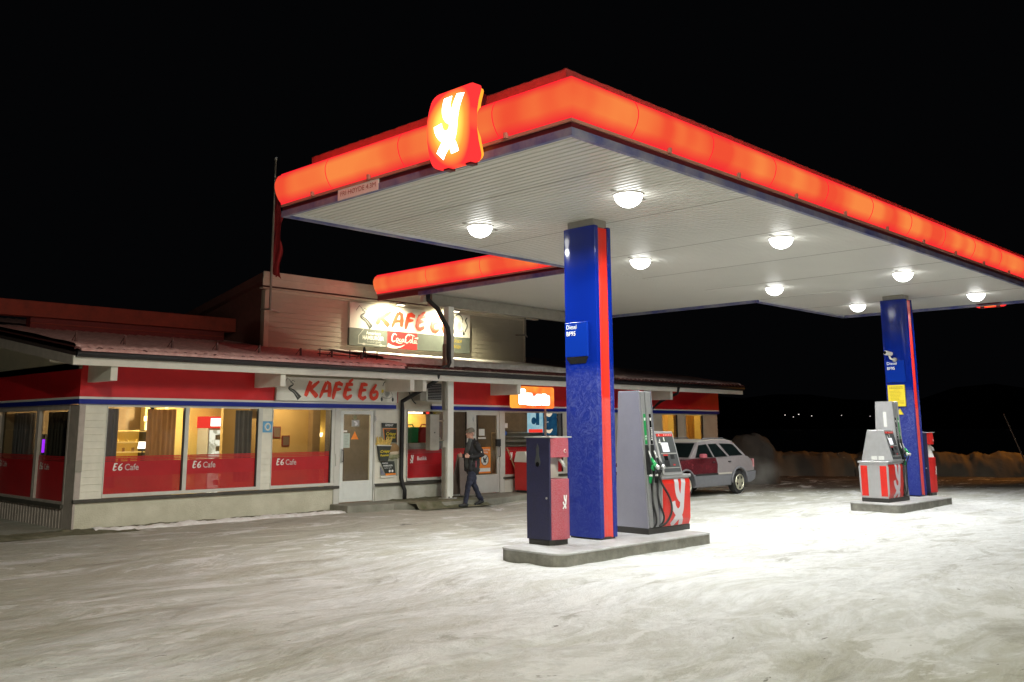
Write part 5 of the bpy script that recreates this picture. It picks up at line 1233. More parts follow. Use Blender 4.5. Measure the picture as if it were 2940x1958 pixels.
pl = Plane((12.29, F - .038, 1.30), (1, .0, 0), (0, 0, 1)); text(po, 'NYHET', pl, .04, .185, .035, M['orange'], width=.10); text(po, 'Crispy', pl, .03, .11, .085, M['yellow'], width=.26, bold=.02, shear=.2); text(po, 'Pommes', pl, .06, .045, .075, M['yellow'], width=.22, bold=.02, shear=.2)
# cup with fries and burger, low relief
def relief(cx_, cz_, rx, rz, dpt, m_, nm, jag=0, half=None):
    mb = MB(); rows = []
    for j in range(5):
        th = j / 4 * math.pi / 2; row = []
        for i in range(29):
            ph = i / 28 * 6.2832; k = math.cos(th) * (1 + jag * (noise.noise(Vector((math.cos(ph) * 4, math.sin(ph) * 4, cx_ * 9))))); row.append((cx_ + rx * k * math.cos(ph), F - .034 - dpt * math.sin(th), cz_ + rz * k * math.sin(ph)))
        rows.append(row)
    return mb.sheet(rows).build(nm, m_, po, smooth=True, fix=False)
relief(12.53, 1.13, .155, .115, .03, M['bun'], 'bun'); relief(12.53, .99, .15, .07, .028, M['salad'], 'salad', .5); relief(12.545, 1.05, .14, .05, .034, M['bun_light'], 'bun_half')
relief(12.265, 1.235, .165, .10, .03, M['fries'], 'fries', .7)
fr_ = MB(); random.seed(5)
for i in range(26):
    a = random.uniform(-.14, .14); x_ = 12.265 + a; h_ = .12 + random.random() * .08
    fr_.hexa([(x_, F - .06 - random.random() * .01, 1.19), (x_ + .014, F - .06, 1.19), (x_ + .014, F - .05, 1.19), (x_, F - .05, 1.19)], [(x_ + a * .5, F - .07, 1.19 + h_), (x_ + a * .5 + .014, F - .07, 1.19 + h_), (x_ + a * .5 + .014, F - .06, 1.19 + h_), (x_ + a * .5, F - .06, 1.19 + h_)])
fr_.build('fries_sticks', M['fries'], po)
MB().prism_y([(12.09, 1.20), (12.445, 1.19), (12.37, .895), (12.15, .90)], F - .075, F - .036).build('cup', M['sign_black'], po, bevel=.01)
MB().prism_y([(12.075, 1.225), (12.455, 1.21), (12.45, 1.19), (12.08, 1.20)], F - .080, F - .076).build('cup_rim', M['sign_white'], po)
pl = Plane((12.12, F - .0755, .94), (1, 0, .04), (0, 0, 1)); text(po, 'Crispy', pl, .03, .12, .07, M['yellow'], width=.25, bold=.02, shear=.2); text(po, 'Pommes', pl, .035, .045, .06, M['yellow'], width=.22, bold=.02, shear=.2)
flat([(12.19, .89), (12.56, .885), (12.60, .62), (12.34, .62)], .012, M['sign_black'], 'lower_panel'); flat([(12.19, .80), (12.33, .62), (12.21, .62)], .013, M['navy_print'], 'flag_panel')
flat([(12.33, .645), (12.60, .645), (12.605, .615), (12.34, .60)], .016, M['orange'], 'orange_bar'); flat([(12.21, .60), (12.60, .60), (12.60, .565), (12.22, .555)], .016, M['sign_white'], 'white_bar')
pl = Plane((12.24, F - .037, .68), (1, 0, 0), (0, 0, 1)); text(po, 'American', pl, .0, .16, .04, M['white_text'], width=.15, bold=.02); text(po, 'HAMBURGER', pl, .03, .105, .045, M['white_text'], width=.24, bold=.02); text(po, 'Smaker godt!', pl, .06, .065, .03, M['white_text'], width=.18)
MB().cyl((12.44, F - .037, .69), (12.44, F - .039, .69), .026, n=14).cyl((12.51, F - .037, .69), (12.51, F - .039, .69), .026, n=14).build('burger_mark', M['white_text'], po)
# stickers and papers on door 1
def flatbox(x0, x1, z0, z1, y, m_, nm, lab, cat='sticker'): return top(MB().box(x0, x1, y - .004, y, z0, z1), nm, M[m_] if isinstance(m_, str) else m_, lab, cat)
c_ = top(MB().cyl((11.555, F - .002, 1.765), (11.555, F - .006, 1.765), .048, n=20), 'round_sticker', M['salad'], 'small round green sticker at the top of the café door glass', 'sticker')
s_ = flatbox(11.475, 11.665, 1.585, 1.715, F - .002, 'sign_lightgrey', 'square_sticker', 'grey square sticker with white shape on the café door glass')
pl = Plane((11.475, F - .0065, 1.585), (1, 0, 0), (0, 0, 1)); mb = MB(); strokes(mb, pl, [curve([(.05,.10,.02),(.09,.09,.04),(.13,.05,.05),(.08,.03,.03)], 3)], .001); mb.build('print', M['white_text'], s_, fix=False)
top(MB().prism_y([(11.47, 1.335), (11.65, 1.335), (11.56, 1.49)], F - .006, F - .002), 'triangle_sticker', M['orange'], 'orange triangle sticker on the café door glass', 'sticker')
pp_ = flatbox(11.285, 11.44, 1.17, 1.455, F - .002, 'paper_green', 'opening_hours', 'pale sheet with lines of print on the left of the café door glass', 'notice')
pl = Plane((11.285, F - .0065, 1.17), (1, 0, 0), (0, 0, 1)); mb = MB()
for i in range(7): mb.add([pl.at(.03, .24 - i*.03, .001), pl.at(.12 - (i % 3) * .01, .24 - i*.03, .001), pl.at(.12 - (i % 3) * .01, .248 - i*.03, .001), pl.at(.03, .248 - i*.03, .001)], [(0,1,2,3)])
mb.build('print', M['sign_midgrey'], pp_, fix=False)
flatbox(11.285, 11.37, 1.475, 1.51, F - .002, 'paper', 'label_strip', 'small white strip label above the opening hours sheet')
bf = flatbox(9.45, 9.65, 1.48, 1.68, F - .018, 'lightblue', 'blue_plaque', 'light blue square plaque with pale ring on the wall between café windows', 'plaque')
MB().tube([(9.55 + .05 * math.cos(i/16*6.283), F - .024, 1.58 + .058 * math.sin(i/16*6.283)) for i in range(17)], .017, 6).build('ring', M['sign_white'], bf)
# stickers on door 2
s_ = flatbox(15.02, 15.20, 1.38, 1.53, F - .002, 'paper', 'square_sticker', 'white square sticker with shape on the shop door glass'); 
flatbox(15.0, 15.24, 1.31, 1.345, F - .002, 'paper', 'label_strip', 'white strip label under the square sticker on the shop door')
np_ = flatbox(15.02, 15.385, .55, 1.13, F - .006, 'orange', 'firework_notice', 'orange notice with white circle and diagonal line on the shop door', 'notice')
MB().box(15.03, 15.375, F - .0125, F - .0103, .585, .665).build('white_bar', M['paper'], np_)
MB().cyl((15.20, F - .0103, .845), (15.20, F - .0125, .845), .118, n=28).build('white_disc', M['paper'], np_)
MB().tube([(15.20 + .118 * math.cos(i/28*6.283), F - .013, .845 + .118 * math.sin(i/28*6.283)) for i in range(29)], .006, 5).build('ring', M['sign_black'], np_)
pl = Plane((15.20, F - .0127, .845), (1, 0, 0), (0, 0, 1)); mb = MB(); strokes(mb, pl, [[(-.05,.05,.04),(-.01,-.02,.07),(.03,-.06,.05)],[(.05,.06,.02),(.02,.0,.05)],[(-.085,-.085,.014),(.085,.085,.014)]], .001); mb.build('print', M['sign_black'], np_, fix=False)
pl = Plane((15.02, F - .0105, 1.0), (1, 0, 0), (0, 0, 1)); text(np_, 'Brannfarlig', pl, .035, .055, .05, M['white_text'], width=.29, bold=.01); text(np_, 'utsalg', pl, .09, .0, .05, M['white_text'], width=.18, bold=.01)
flatbox(15.86, 15.98, 1.55, 1.66, F + .022, 'paper', 'paper_note', 'small white note inside the shop window right of the door', 'notice')
c_ = top(MB().cyl((15.91, F + .024, 1.43), (15.91, F + .020, 1.43), .05, n=20), 'blue_disc_sticker', M['blue_sticker'], 'round blue sticker on the shop window right of the door', 'sticker')
# broom, waste bin, sandwich board
br = empty('broom', (16.2, 15.0, .12), 'long handled broom leaning on the wall between shop door and red bin', 'broom')
MB().cyl((15.90, F - .03, 1.10), (16.13, 15.02, .20), .013, n=8).build('handle', M['wood'], br)
MB().box(16.03, 16.33, 14.97, 15.06, .17, .205).build('head', M['wood'], br, bevel=.005); MB().box(16.04, 16.32, 14.975, 15.055, .115, .169).build('bristles', M['cola_red'], br)
wb = empty('waste_bin', (16.35, 14.85, .12), 'red waste bin with white sloping hood and white emblem against the shop wall', 'waste bin')
MB().box(15.95, 16.52, 14.70, 15.10, .16, .78).build('body', M['bin_red'], wb, bevel=.01)
MB().prism_x([(14.68, .782), (14.76, 1.02), (15.04, 1.02), (15.12, .782)], 15.94, 16.53).build('hood', M['sign_white'], wb, bevel=.012)
MB().box(15.98, 16.49, 14.72, 15.08, .11, .159).build('foot', M['dark_frame'], wb)
yx_mark(wb, Plane((15.95, 14.699, .16), (1, 0, 0), (0, 0, 1)), .17, .25, .20, .30, M['white_text'], 'emblem', fat=1.1)
sb = empty('sandwich_board', (14.2, 15.0, .12), 'brown sandwich board standing between the shop window and the walking man', 'sandwich board')
MB().hexa([(13.90, 14.72, .16), (14.42, 14.72, .16), (14.42, 14.74, .16), (13.90, 14.74, .16)], [(13.98, 14.86, 1.0), (14.36, 14.86, 1.0), (14.36, 14.88, 1.0), (13.98, 14.88, 1.0)]).build('front_board', M['brown_board'], sb, bevel=.004)
MB().hexa([(13.90, 15.04, .16), (14.42, 15.04, .16), (14.42, 15.06, .16), (13.90, 15.06, .16)], [(13.98, 14.90, 1.0), (14.36, 14.90, 1.0), (14.36, 14.92, 1.0), (13.98, 14.92, 1.0)]).build('back_board', M['brown_board'], sb, bevel=.004)
for q_ in (13.92, 14.40): MB().cyl((q_, 14.70, .115), (q_, 14.76, .115), .03, n=10).build('foot', M['black'], sb)

# ================================================================ flag poles on the upper storey
def flagpole(x, zb, zt, lab, flag):
    r = empty('flagpole', (x, U - .35, zb), lab, 'flagpole')
    MB().cyl((x, U - .35, zb - .02), (x, U - .35, zt), .026, .018, 10).build('pole', M['grey_metal'], r)
    MB().cyl((x, U - .35, zt), (x, U - .35, zt + .05), .03, n=10).build('finial', M['alu'], r)
    MB().tube([(x, U - .35, zb), (x - .02, U - .03, zb + .02)], .018, 6).build('bracket', M['grey_metal'], r)
    MB().tube([(x, U - .35, zb), (x + .42, U - .03, zb + .0)], .016, 6).build('bracket', M['alu_frame'], r)
    return r
fp = flagpole(10.28, 3.94, 7.08, 'tall flagpole with drooping red flag fixed to the left end of the upper storey', True)
rows = []
for j in range(25):
    z = 6.35 - j / 24 * 1.65; row = []
    for i in range(13):
        t_ = i / 12; w = (.05 + .13 * min(1, j / 6) + .05 * math.sin(j * .5)) * (1 if j > 5 else .55)
        row.append((10.30 + t_ * w * .9 + .02 * math.sin(j * .6 + i), U - .35 + .045 * math.sin(t_ * 12 + j * .2) * min(1, t_ * 4) - t_ * .05, z - t_ * .10 - .03 * math.sin(i * 1.7)))
    rows.append(row)
fl = top(MB().sheet(rows), 'flag', M['flag_red'], 'dark red flag hanging limp from the tall flagpole', 'flag', loc=(10.3, U - .35, 4.7), smooth=True, fix=False)
flagpole(17.92, 3.93, 4.55, 'short flag bracket pole at the right end of the upper storey', False)

# ================================================================ interior things
def lamp_point(name, loc, e, c, r_=.08, parent=None):
    ld = bpy.data.lights.new(name, 'POINT'); ld.energy = e; ld.color = c; ld.shadow_soft_size = r_
    o = bpy.data.objects.new(name, ld); col.objects.link(o); o.location = Vector(loc) * K
    if parent: o.parent = parent; o.location = (0, 0, 0)
    return o
def pendant(x, y, z, lab, e, c=(1, .72, .35), r_=.10):
    r = empty('pendant_lamp', (x, y, z), lab, 'lamp')
    MB().cyl((x, y, z + .02), (x, y, z + .13), r_, r_ * .5, 16, caps=False).build('shade', M['paper'], r)
    MB().cyl((x, y, z + .13), (x, y, 2.28), .005, n=6).build('cord', M['black'], r)
    MB().cyl((x, y, z + .0), (x, y, z + .05), .03, n=10).build('bulb', M['warm_lamp'], r)
    lamp_point('pendant_light', (0, 0, 0), e, c, .05, r).location = (0, 0, -.03)
    return r
pendant(8.85, 17.9, 1.95, 'pendant lamp hanging in the café behind the second window', 150, (1, .82, .48)); pendant(7.3, 17.2, 2.0, 'pendant lamp hanging in the café behind the leftmost window', 95)
pendant(11.2, 16.9, 2.05, 'pendant lamp in the middle café room with two wall pictures', 60, (1, .75, .42)); pendant(15.3, 17.9, 1.95, 'pendant lamp in the shop behind the fuel cans', 130, (1, .62, .25)); pendant(16.6, 17.0, 2.1, 'dim pendant lamp in the shop behind the menu screens', 14, (1, .85, .7)); pendant(23.4, 16.5, 2.05, 'pendant lamp in the far room behind golden curtains', 75, (1, .72, .30))
# lit display shelves
sh = empty('display_case', (8.3, 18.35, .1), 'lit yellow display case with shelves inside the leftmost café window', 'display case')
MB().box(7.95, 8.62, 18.52, 18.55, .1, 1.52).build('back', M['ylw_wall'], sh); MB().box(7.95, 7.975, 18.2, 18.52, .1, 1.52).box(8.60, 8.62, 18.2, 18.52, .1, 1.52).build('side', M['dark_frame'], sh)
for z in (.9, 1.09, 1.28, 1.49): MB().box(7.975, 8.60, 18.2, 18.52, z, z + .018).build('shelf', M['shelf_lit'], sh)
random.seed(9)
for k in range(9):
    x_ = 8.0 + k * .065; z = (1.108, 1.298, .918)[k % 3]; MB().cyl((x_ + .02, 18.34, z), (x_ + .02, 18.34, z + .05 + .03 * random.random()), .028, n=10).build('cake', (M['bun'], M['fries'], M['cola_red'])[k % 3], sh)
tl_ = empty('table_lamp', (8.42, 17.95, 1.2), 'bright white table lamp in front of the lit display case', 'lamp')
MB().cyl((8.42, 17.95, 1.17), (8.42, 17.95, 1.30), .09, .07, 16).build('shade', M['white_glow'], tl_); MB().cyl((8.42, 17.95, .85), (8.42, 17.95, 1.17), .012, n=8).build('stem', M['black'], tl_)
ct = empty('counter', (8.4, 17.95, .1), 'dark counter inside the café below the display case', 'counter'); MB().box(7.6, 9.0, 17.8, 18.15, .1, .82).build('body', M['brown_wall'], ct); MB().box(7.58, 9.02, 17.78, 18.17, .821, .85).build('top', M['dark_sill'], ct)
wl_ = empty('wall_lamp', (8.78, 18.55, 1.7), 'tall yellow wall lamp on the column right of the display case', 'lamp'); MB().box(8.72, 8.80, 18.55, 18.75, .1, 2.28).build('column', M['ylw_wall'], wl_); MB().cyl((8.72, 18.48, 1.70), (8.72, 18.48, 1.80), .05, n=12).build('shade', M['warm_lamp'], wl_); MB().box(8.75, 8.765, 18.53, 18.549, 1.0, 1.68).build('light_strip', M['warm_lamp'], wl_)
fg = empty('drinks_fridge', (10.0, 18.2, .1), 'tall lit drinks fridge with glowing red header inside the second café window', 'fridge')
MB().box(9.86, 10.26, 18.05, 18.5, .1, 1.56).build('body', M['alu'], fg); MB().box(9.89, 10.23, 18.040, 18.049, .18, 1.52).build('lit_interior', M['fridge_lit'], fg)
MB().box(9.84, 10.28, 18.0, 18.5, 1.561, 1.80).build('header', M['neon_red'], fg); MB().box(9.88, 10.24, 17.990, 17.999, 1.60, 1.76).build('header_panel', M['white_glow'], fg)
for k in range(5): MB().box(10.02 + (k % 2) * .02, 10.22, 18.030, 18.039, .40 + k * .23, .50 + k * .23).build('drinks_row', M['sign_midgrey'], fg)
for i, (x0_, x1_, z0_, z1_, w_) in enumerate(((11.12, 11.31, 1.35, 1.59, 'left'), (11.35, 11.54, 1.17, 1.40, 'lower right'))):
    pc = empty('wall_picture', (x0_, 17.6, z0_), w_ + ' small dark red picture on the yellow café wall', 'picture', 'pictures on the café wall')
    MB().box(x0_, x1_, 17.595, 17.618, z0_, z1_).build('frame', M['red_dark'], pc); MB().box(x0_ + .02, x1_ - .02, 17.590, 17.594, z0_ + .02, z1_ - .02).build('picture_sheet', M['brown_board'], pc)
sc = empty('wall_sconce', (12.78, 18.45, 1.4), 'glowing wall sconce in the narrow lit part of the third café window', 'lamp'); MB().cyl((12.92, 18.42, 1.36), (12.92, 18.42, 1.45), .03, .05, 12).build('shade', M['warm_lamp'], sc); MB().box(12.90, 12.94, 18.46, 18.499, 1.33, 1.40).build('mount', M['wood'], sc); lamp_point('sconce_light', (12.92, 18.3, 1.45), 3.0, (1, .7, .3), .05)
# fuel cans in the shop window
def fuel_can(x, m_, lab, s=1.0):
    r = empty('fuel_can', (x, F + .36, 1.24), lab, 'fuel can', 'plastic fuel cans in the shop window')
    w = .20 * s
    MB().prism_y([(x - w, 1.24), (x - w - .0, 1.46), (x - w + .09, 1.575), (x + w - .03, 1.575), (x + w, 1.53), (x + w, 1.24)], F + .26, F + .44).build('body', m_, r, bevel=.03, seg=3)
    MB().tube([(x - .10*s, F + .35, 1.57), (x - .08*s, F + .35, 1.625), (x + .10*s, F + .35, 1.625), (x + .12*s, F + .35, 1.57)], .016, 8).build('handle', m_, r, smooth=True)
    MB().cyl((x - w + .035, F + .35, 1.50), (x - w - .0, F + .35, 1.56), .028, n=10).build('spout_cap', M['black'], r)
fuel_can(13.27, M['green_can'], 'green plastic fuel can on the shelf in the shop window'); fuel_can(13.70, M['red_can'], 'red plastic fuel can beside the green one, half hidden by the grey cabinet')
sf = empty('window_shelf', (13.5, F + .35, .3), 'low pale grey shelf unit inside the shop window under the fuel cans', 'shelf'); MB().box(12.98, 14.2, F + .22, F + .50, .3, 1.235).build('body', M['alu_frame'], sf)
for i in range(14): 
    pass
ng = empty('bead_sign', (13.3, F + .24, 1.86), 'row of bright white lights with red lamp at the top of the shop window', 'lit sign'); 
for i in range(12): MB().cyl((12.97 + i * .048, F + .20, 1.875), (12.97 + i * .048, F + .19, 1.875), .021, n=8).build('bead', M['white_glow'], ng)
MB().box(12.95, 13.9, F + .205, F + .215, 1.845, 1.905).build('bar', M['dark_frame'], ng); MB().box(13.62, 13.70, F + .19, F + .204, 1.85, 1.90).build('red_lamp', M['neon_red'], ng)
# shelves and menu screens behind the window right of the shop door
sr = empty('slatted_shelf', (16.8, F + .45, .3), 'pale grey slatted shelf inside the shop window right of the door', 'shelf')
MB().box(15.95, 17.9, F + .50, F + .52, .3, 1.45).build('back', M['beige_siding'], sr)
for z in (1.12, 1.22, 1.33, 1.43): MB().box(15.95, 17.9, F + .34, F + .499, z, z + .016).build('slat', M['alu_frame'], sr)
mc = empty('menu_screen', (17.14, F + .22, 1.5), 'pale blue lit menu screen in the shop window above the dispenser', 'screen', 'lit menu screens'); MB().box(16.88, 17.42, F + .20, F + .23, 1.44, 1.96).build('panel', M['scr_blue'], mc)
MB().box(16.90, 17.40, F + .195, F + .199, 1.44, 1.52).build('red_bar', M['neon_red'], mc); MB().cyl((17.08, F + .199, 1.72), (17.08, F + .196, 1.72), .085, n=20).build('picture_disc', M['scr_dark'], mc); MB().box(17.16, 17.28, F + .196, F + .199, 1.62, 1.95).build('picture_block', M['scr_dark'], mc)
mc = empty('menu_screen', (17.68, F + .22, 1.5), 'dark blue lit menu screen with pale food pictures, touching the blue pillar', 'screen', 'lit menu screens'); MB().box(17.43, 17.94, F + .20, F + .23, 1.37, 1.96).build('panel', M['scr_dark'], mc)
for (z0_, z1_) in ((1.86, 1.93), (1.46, 1.56)):
    pl = Plane((17.46, F + .196, z0_), (1, 0, 0), (0, 0, 1)); mb = MB(); strokes(mb, pl, [curve([(0, .10, .02), (.08, .02, .06), (.20, .0, .08), (.30, .06, .03)], 4)], .002); mb.build('food_picture', M['scr_food'], mc, fix=False)
text(mc, 'BURGER', Plane((17.45, F + .196, 1.68), (1, 0, 0), (0, 0, 1)), .0, .0, .035, M['white_glow_soft'], width=.17, ext=.003)
# fluid bottles in window 5
for i, x_ in enumerate((14.10, 14.22, 14.36)):
    b_ = top(MB().cyl((x_, F + .30, 1.02), (x_, F + .30, 1.28), .05, n=12).cyl((x_, F + .30, 1.28), (x_, F + .30, 1.36), .045, .018, 12), 'fluid_bottle', M['paper_green'], ('leftmost', 'middle', 'rightmost')[i] + ' of three pale washer fluid bottles in the window behind the man', 'bottle', 'washer fluid bottles')
st_ = empty('bottle_shelf', (14.3, F + .3, .3), 'dark shelf holding washer fluid bottles in the shop window', 'shelf'); MB().box(14.06, 14.6, F + .2, F + .42, .3, 1.018).build('body', M['brown_board'], st_)
# purple lit machine seen through the side window
vm = empty('slot_machine', (6.9, 18.2, .3), 'dark gaming machine with purple light strip seen through the side window', 'machine'); MB().box(6.7, 7.1, 18.3, 18.6, .1, 1.45).build('body', M['black'], vm); MB().box(6.66, 6.70, 18.28, 18.31, 1.12, 1.36).build('light_strip', M['purple'], vm)

# ================================================================ ground furniture: slabs, step
mb = MB().prism_z([(12.0, 14.6), (13.0, 14.15), (14.2, 14.15), (15.2, 14.35), (15.9, 14.45), (18.0, 14.55), (18.0, F), (12.0, F)], -.05, .105)
top(mb, 'front_pavement', M['slab'], 'low worn concrete pavement in front of the shop door', 'pavement', bevel=.02, kind='structure')
mb = MB().prism_z([(11.0, 14.75), (12.35, 14.55), (12.5, F), (11.0, F)], -.05, .112); top(mb, 'door_step', M['slab'], 'flat concrete step at the café door', 'step', bevel=.015, kind='structure')
def moss():
    rows = []
    for j in range(15):
        row = []
        for i in range(60):
            x = 12.25 + i / 59 * 1.9; y = 13.95 + j / 14 * 1.3; e = min(1, min(i, 59 - i) / 6, j / 3)
            row.append((x + .06 * noise.noise(Vector((i * .4, j, 0))), y + .05 * noise.noise(Vector((j * .5, i * .2, 2))), (.02 + .02 * noise.noise(Vector((x * 3, y * 3, 0))) + .02 * noise.noise(Vector((x * 9, y * 9, 3)))) * e + (.0 if y < 14.17 else .105 * min(1, (y - 14.15) / .06))))
        rows.append(row)
    o = MB().sheet(rows).build('mossy_ground', M['moss'], None, smooth=True, fix=False); o['kind'] = 'stuff'; o['label'] = 'mossy bare ground around the foot of the white post'; o['category'] = 'ground cover'
moss()
def strip(name, xa, xb, yb, m_, h, seed, lab, w=.3):
    rows = []
    for j in range(7):
        row = []
        for i in range(150):
            x = xa + (xb - xa) * i / 149; v = j / 6; e = math.sin(v * math.pi)
            row.append((x, yb(x) - w * (v - .5) + .06 * noise.noise(Vector((x * 2, j, seed))), -.02 + e * h * (1.1 + .9 * noise.noise(Vector((x * 2.6, v * 2, seed))) + .6 * noise.noise(Vector((x * 9, v * 4, seed))))))
        rows.append(row)
    o = MB().sheet(rows).build(name, m_, None, smooth=True, fix=False); o['kind'] = 'structure'; o['label'] = lab
strip('snow_edge', 6.3, 11.2, lambda x: 14.93, M['snow_roof'], .045, 2, 'ragged snow lying along the foot of the café wall', .30)
strip('bare_verge', 5.0, 11.4, lambda x: 15.17, M['moss'], .03, 8, 'bare brown strip along the café wall', .34)
strip('bare_verge', 3.0, 6.9, lambda x: 15.0 + .0 * x, M['moss'], .03, 5, 'dark bare ground beside the café corner', .8)

# ================================================================ distant lights
for i, (a, d_, z, sz, cl_) in enumerate([(27.65, 640, 9.2, .34, 0), (27.2, 640, 8.0, .32, 0), (26.9, 640, 9.6, .40, 0), (26.2, 640, 8.6, .34, 0), (24.6, 700, 9.5, .3, 0), (23.1, 700, 8.8, .3, 0), (14.9, 640, 6.5, .35, 1), (14.55, 640, 7.2, .42, 1), (14.2, 640, 6.7, .34, 1), (16.4, 700, 5.2, .28, 0)]):
    a = R(a); s_ = top(MB().box(-.6 * sz, .6 * sz, -.6 * sz, .6 * sz, -sz * .5, sz * .5), 'house_light', M['far_light'] if cl_ == 0 else M['far_light2'], ('one of the tiny pale lights on the dark far shore left of the far pump' if cl_ == 0 else 'one of the tiny whitish lights on the dark far shore right of the far pillar'), 'light', 'lights on the far shore', loc=(0, 0, 0))
    s_.location = Vector((math.cos(a) * d_, math.sin(a) * d_, z)) * K; s_['label'] = ('tiny pale light on the far shore between the shop and the far pump', 'tiny whitish light on the far shore right of the far pillar')[cl_]; s_['group'] = ('pale lights on the far shore left of the pump', 'whitish lights on the far shore right of the pillar')[cl_]
a_ = R(14.0); hx, hy = 168 * math.cos(R(16.3)), 168 * math.sin(R(16.3))
hx, hy = 158.0, 29.5
hs_ = empty('distant_house', (hx, hy, 0), 'distant orange lit house at the right edge of the picture', 'house')
MB().box(hx - 1, hx + 5, hy - 9, hy - 1.0, 0, 4.4).build('wall', M['far_wall'], hs_)
MB().prism_y([(hx - 1.3, 4.4), (hx + 5.3, 4.4), (hx + 2, 6.2)], hy - 9.3, hy - .7).build('roof', M['land'], hs_)
for k in range(4): MB().box(hx - 1.06, hx - 1.01, hy - 2.2 - k * 1.5, hy - 1.4 - k * 1.5, 1.6 + .5 * (k % 2), 3.4).build('window', M['far_window'], hs_)

# ================================================================ parked estate car
def car():
    ya, yb = 12.0, 13.48; yc = (ya + yb) / 2; hw = (yb - ya) / 2
    r = empty('estate_car', (19.3, yc, 0), 'dark red estate car with frosted rear half, white frosted roof and grey lower cladding', 'car')
    FX, RX, WR = 18.24, 20.51, .27
    def taper(mb, z0, k0, z1, k1):
        def f(v):
            t = max(0, min(1, (v[2] - z0) / (z1 - z0))); k = k0 + (k1 - k0) * t
            return (v[0], yc + (v[1] - yc) * k, v[2])
        mb.v = [f(v) for v in mb.v]; return mb
    def arch(cx, rad, zlow, n=12, rev=False):
        pts = []
        for i in range(n + 1):
            a = math.pi * i / n; x = cx - rad * math.cos(a); z = WR + rad * math.sin(a)
            if z >= zlow: pts.append((x, z))
        return pts
    AR = .345
    def dxa(z): return math.sqrt(max(0, AR**2 - (z - WR)**2))
    # grey lower cladding with both wheel openings
    low = [(17.20, .24), (FX - dxa(.20), .20)] + arch(FX, AR, .2) + [(FX + dxa(.20), .20), (RX - dxa(.20), .20)] + arch(RX, AR, .2) + [(RX + dxa(.2), .20), (21.12, .26), (21.28, .32), (21.30, .50), (17.14, .50), (17.13, .32)]
    low = [p for p in low if p[1] <= .5001]
    # split in three pieces so the openings stay open
    fr_ = [(17.20, .24), (FX - dxa(.22), .22)] + [p for p in arch(FX, AR, .22) if p[0] < FX and p[1] < .5] + [(FX - dxa(.50), .50), (17.14, .50), (17.13, .32)]
    md_ = [(FX + dxa(.21), .21), (RX - dxa(.21), .21)] + [p for p in arch(RX, AR, .22) if p[0] < RX and p[1] < .5] + [(RX - dxa(.5), .50), (FX + dxa(.5), .50)] + list(reversed([p for p in list(reversed(arch(FX, AR, .22))) if p[0] > FX and p[1] < .5][::1]))[::-1]
    md_ = [(FX + dxa(.21), .21), (RX - dxa(.21), .21)] + sorted([p for p in arch(RX, AR, .22) if p[0] < RX and p[1] < .5], key=lambda p: p[1]) + [(RX - dxa(.5), .50), (FX + dxa(.5), .50)] + sorted([p for p in arch(FX, AR, .22) if p[0] > FX and p[1] < .5], key=lambda p: -p[1])
    rr2 = [(RX + dxa(.24), .24), (21.08, .25), (21.27, .32), (21.30, .52), (RX + dxa(.50), .50)] + sorted([p for p in arch(RX, AR, .24) if p[0] > RX and p[1] < .5], key=lambda p: -p[1])
    for nm, poly in (('front_bumper', fr_), ('sill_cladding', md_), ('rear_bumper', rr2)):
        taper(MB().prism_y(poly, ya, yb), .2, .96, .45, 1.0).build(nm, M['car_grey'], r, bevel=.02)
    # mid body: red front, frosted rear door and quarter
    ft = [(17.18, .502), (FX - dxa(.502), .502)] + sorted([p for p in arch(FX, AR, .503)], key=lambda p: p[0]) + [(FX + dxa(.502), .502), (19.548, .502), (19.60, .70), (19.545, .855), (18.52, .855), (18.30, .83), (17.42, .735), (17.22, .66)]
    taper(MB().prism_y(ft, ya + .004, yb - .004), .5, 1.0, .86, .955).build('front_body', M['car_red'], r, bevel=.018, seg=3)
    bk = [(19.55, .502), (RX - dxa(.502), .502)] + sorted([p for p in arch(RX, AR, .503)], key=lambda p: p[0]) + [(RX + dxa(.502), .502), (21.22, .525), (21.235, .70), (21.10, .80), (20.98, .868), (19.547, .855), (19.602, .70)]
    taper(MB().prism_y(bk, ya + .004, yb - .004), .5, 1.0, .86, .955).build('rear_body', M['car_frost'], r, bevel=.018, seg=3)
    # greenhouse
    gh = [(18.50, .850), (18.96, 1.205), (19.10, 1.235), (19.6, 1.262), (20.25, 1.255), (20.52, 1.215), (20.985, .86)]
    taper(MB().prism_y(gh, ya + .03, yb - .03), .85, .955, 1.25, .80).build('roof_frame', M['car_frost'], r, bevel=.02, seg=3)
    taper(MB().prism_y([(18.98, 1.222), (19.10, 1.250), (19.6, 1.279), (20.25, 1.272), (20.53, 1.228), (20.45, 1.20), (19.0, 1.20)], ya + .04, yb - .04), .85, .955, 1.25, .79).build('roof', M['car_snow'], r, bevel=.012)
    def ty(z, side=-1): 
        k = .955 + (.80 - .955) * (z - .85) / .40; return yc + side * (hw - .03) * k
    def pane(pts, nm):
        for sd in (-1, 1):
            o_ = sd * .005
            MB().add([(x, ty(z, sd) + o_, z) for x, z in pts], [tuple(range(len(pts)))]).build(nm, M['car_glass'], r, fix=False)
    pane([(18.72, .875), (18.98, 1.150), (19.32, 1.170), (19.47, .870)], 'front_door_window')
    pane([(19.53, .872), (19.385, 1.172), (19.74, 1.178), (20.10, .878)], 'rear_door_window')
    pane([(20.19, .885), (19.87, 1.180), (20.40, 1.165), (20.50, 1.14), (20.80, .892)], 'quarter_window')
    MB().add([(18.535, ty(.88) + .05, .875), (18.535, ty(.88, 1) - .05, .875), (18.94, ty(1.19, 1) - .05, 1.19), (18.94, ty(1.19) + .05, 1.19)], [(0, 1, 2, 3)]).build('windscreen', M['car_glass'], r, fix=False)
    o_ = kids(r)[-1]
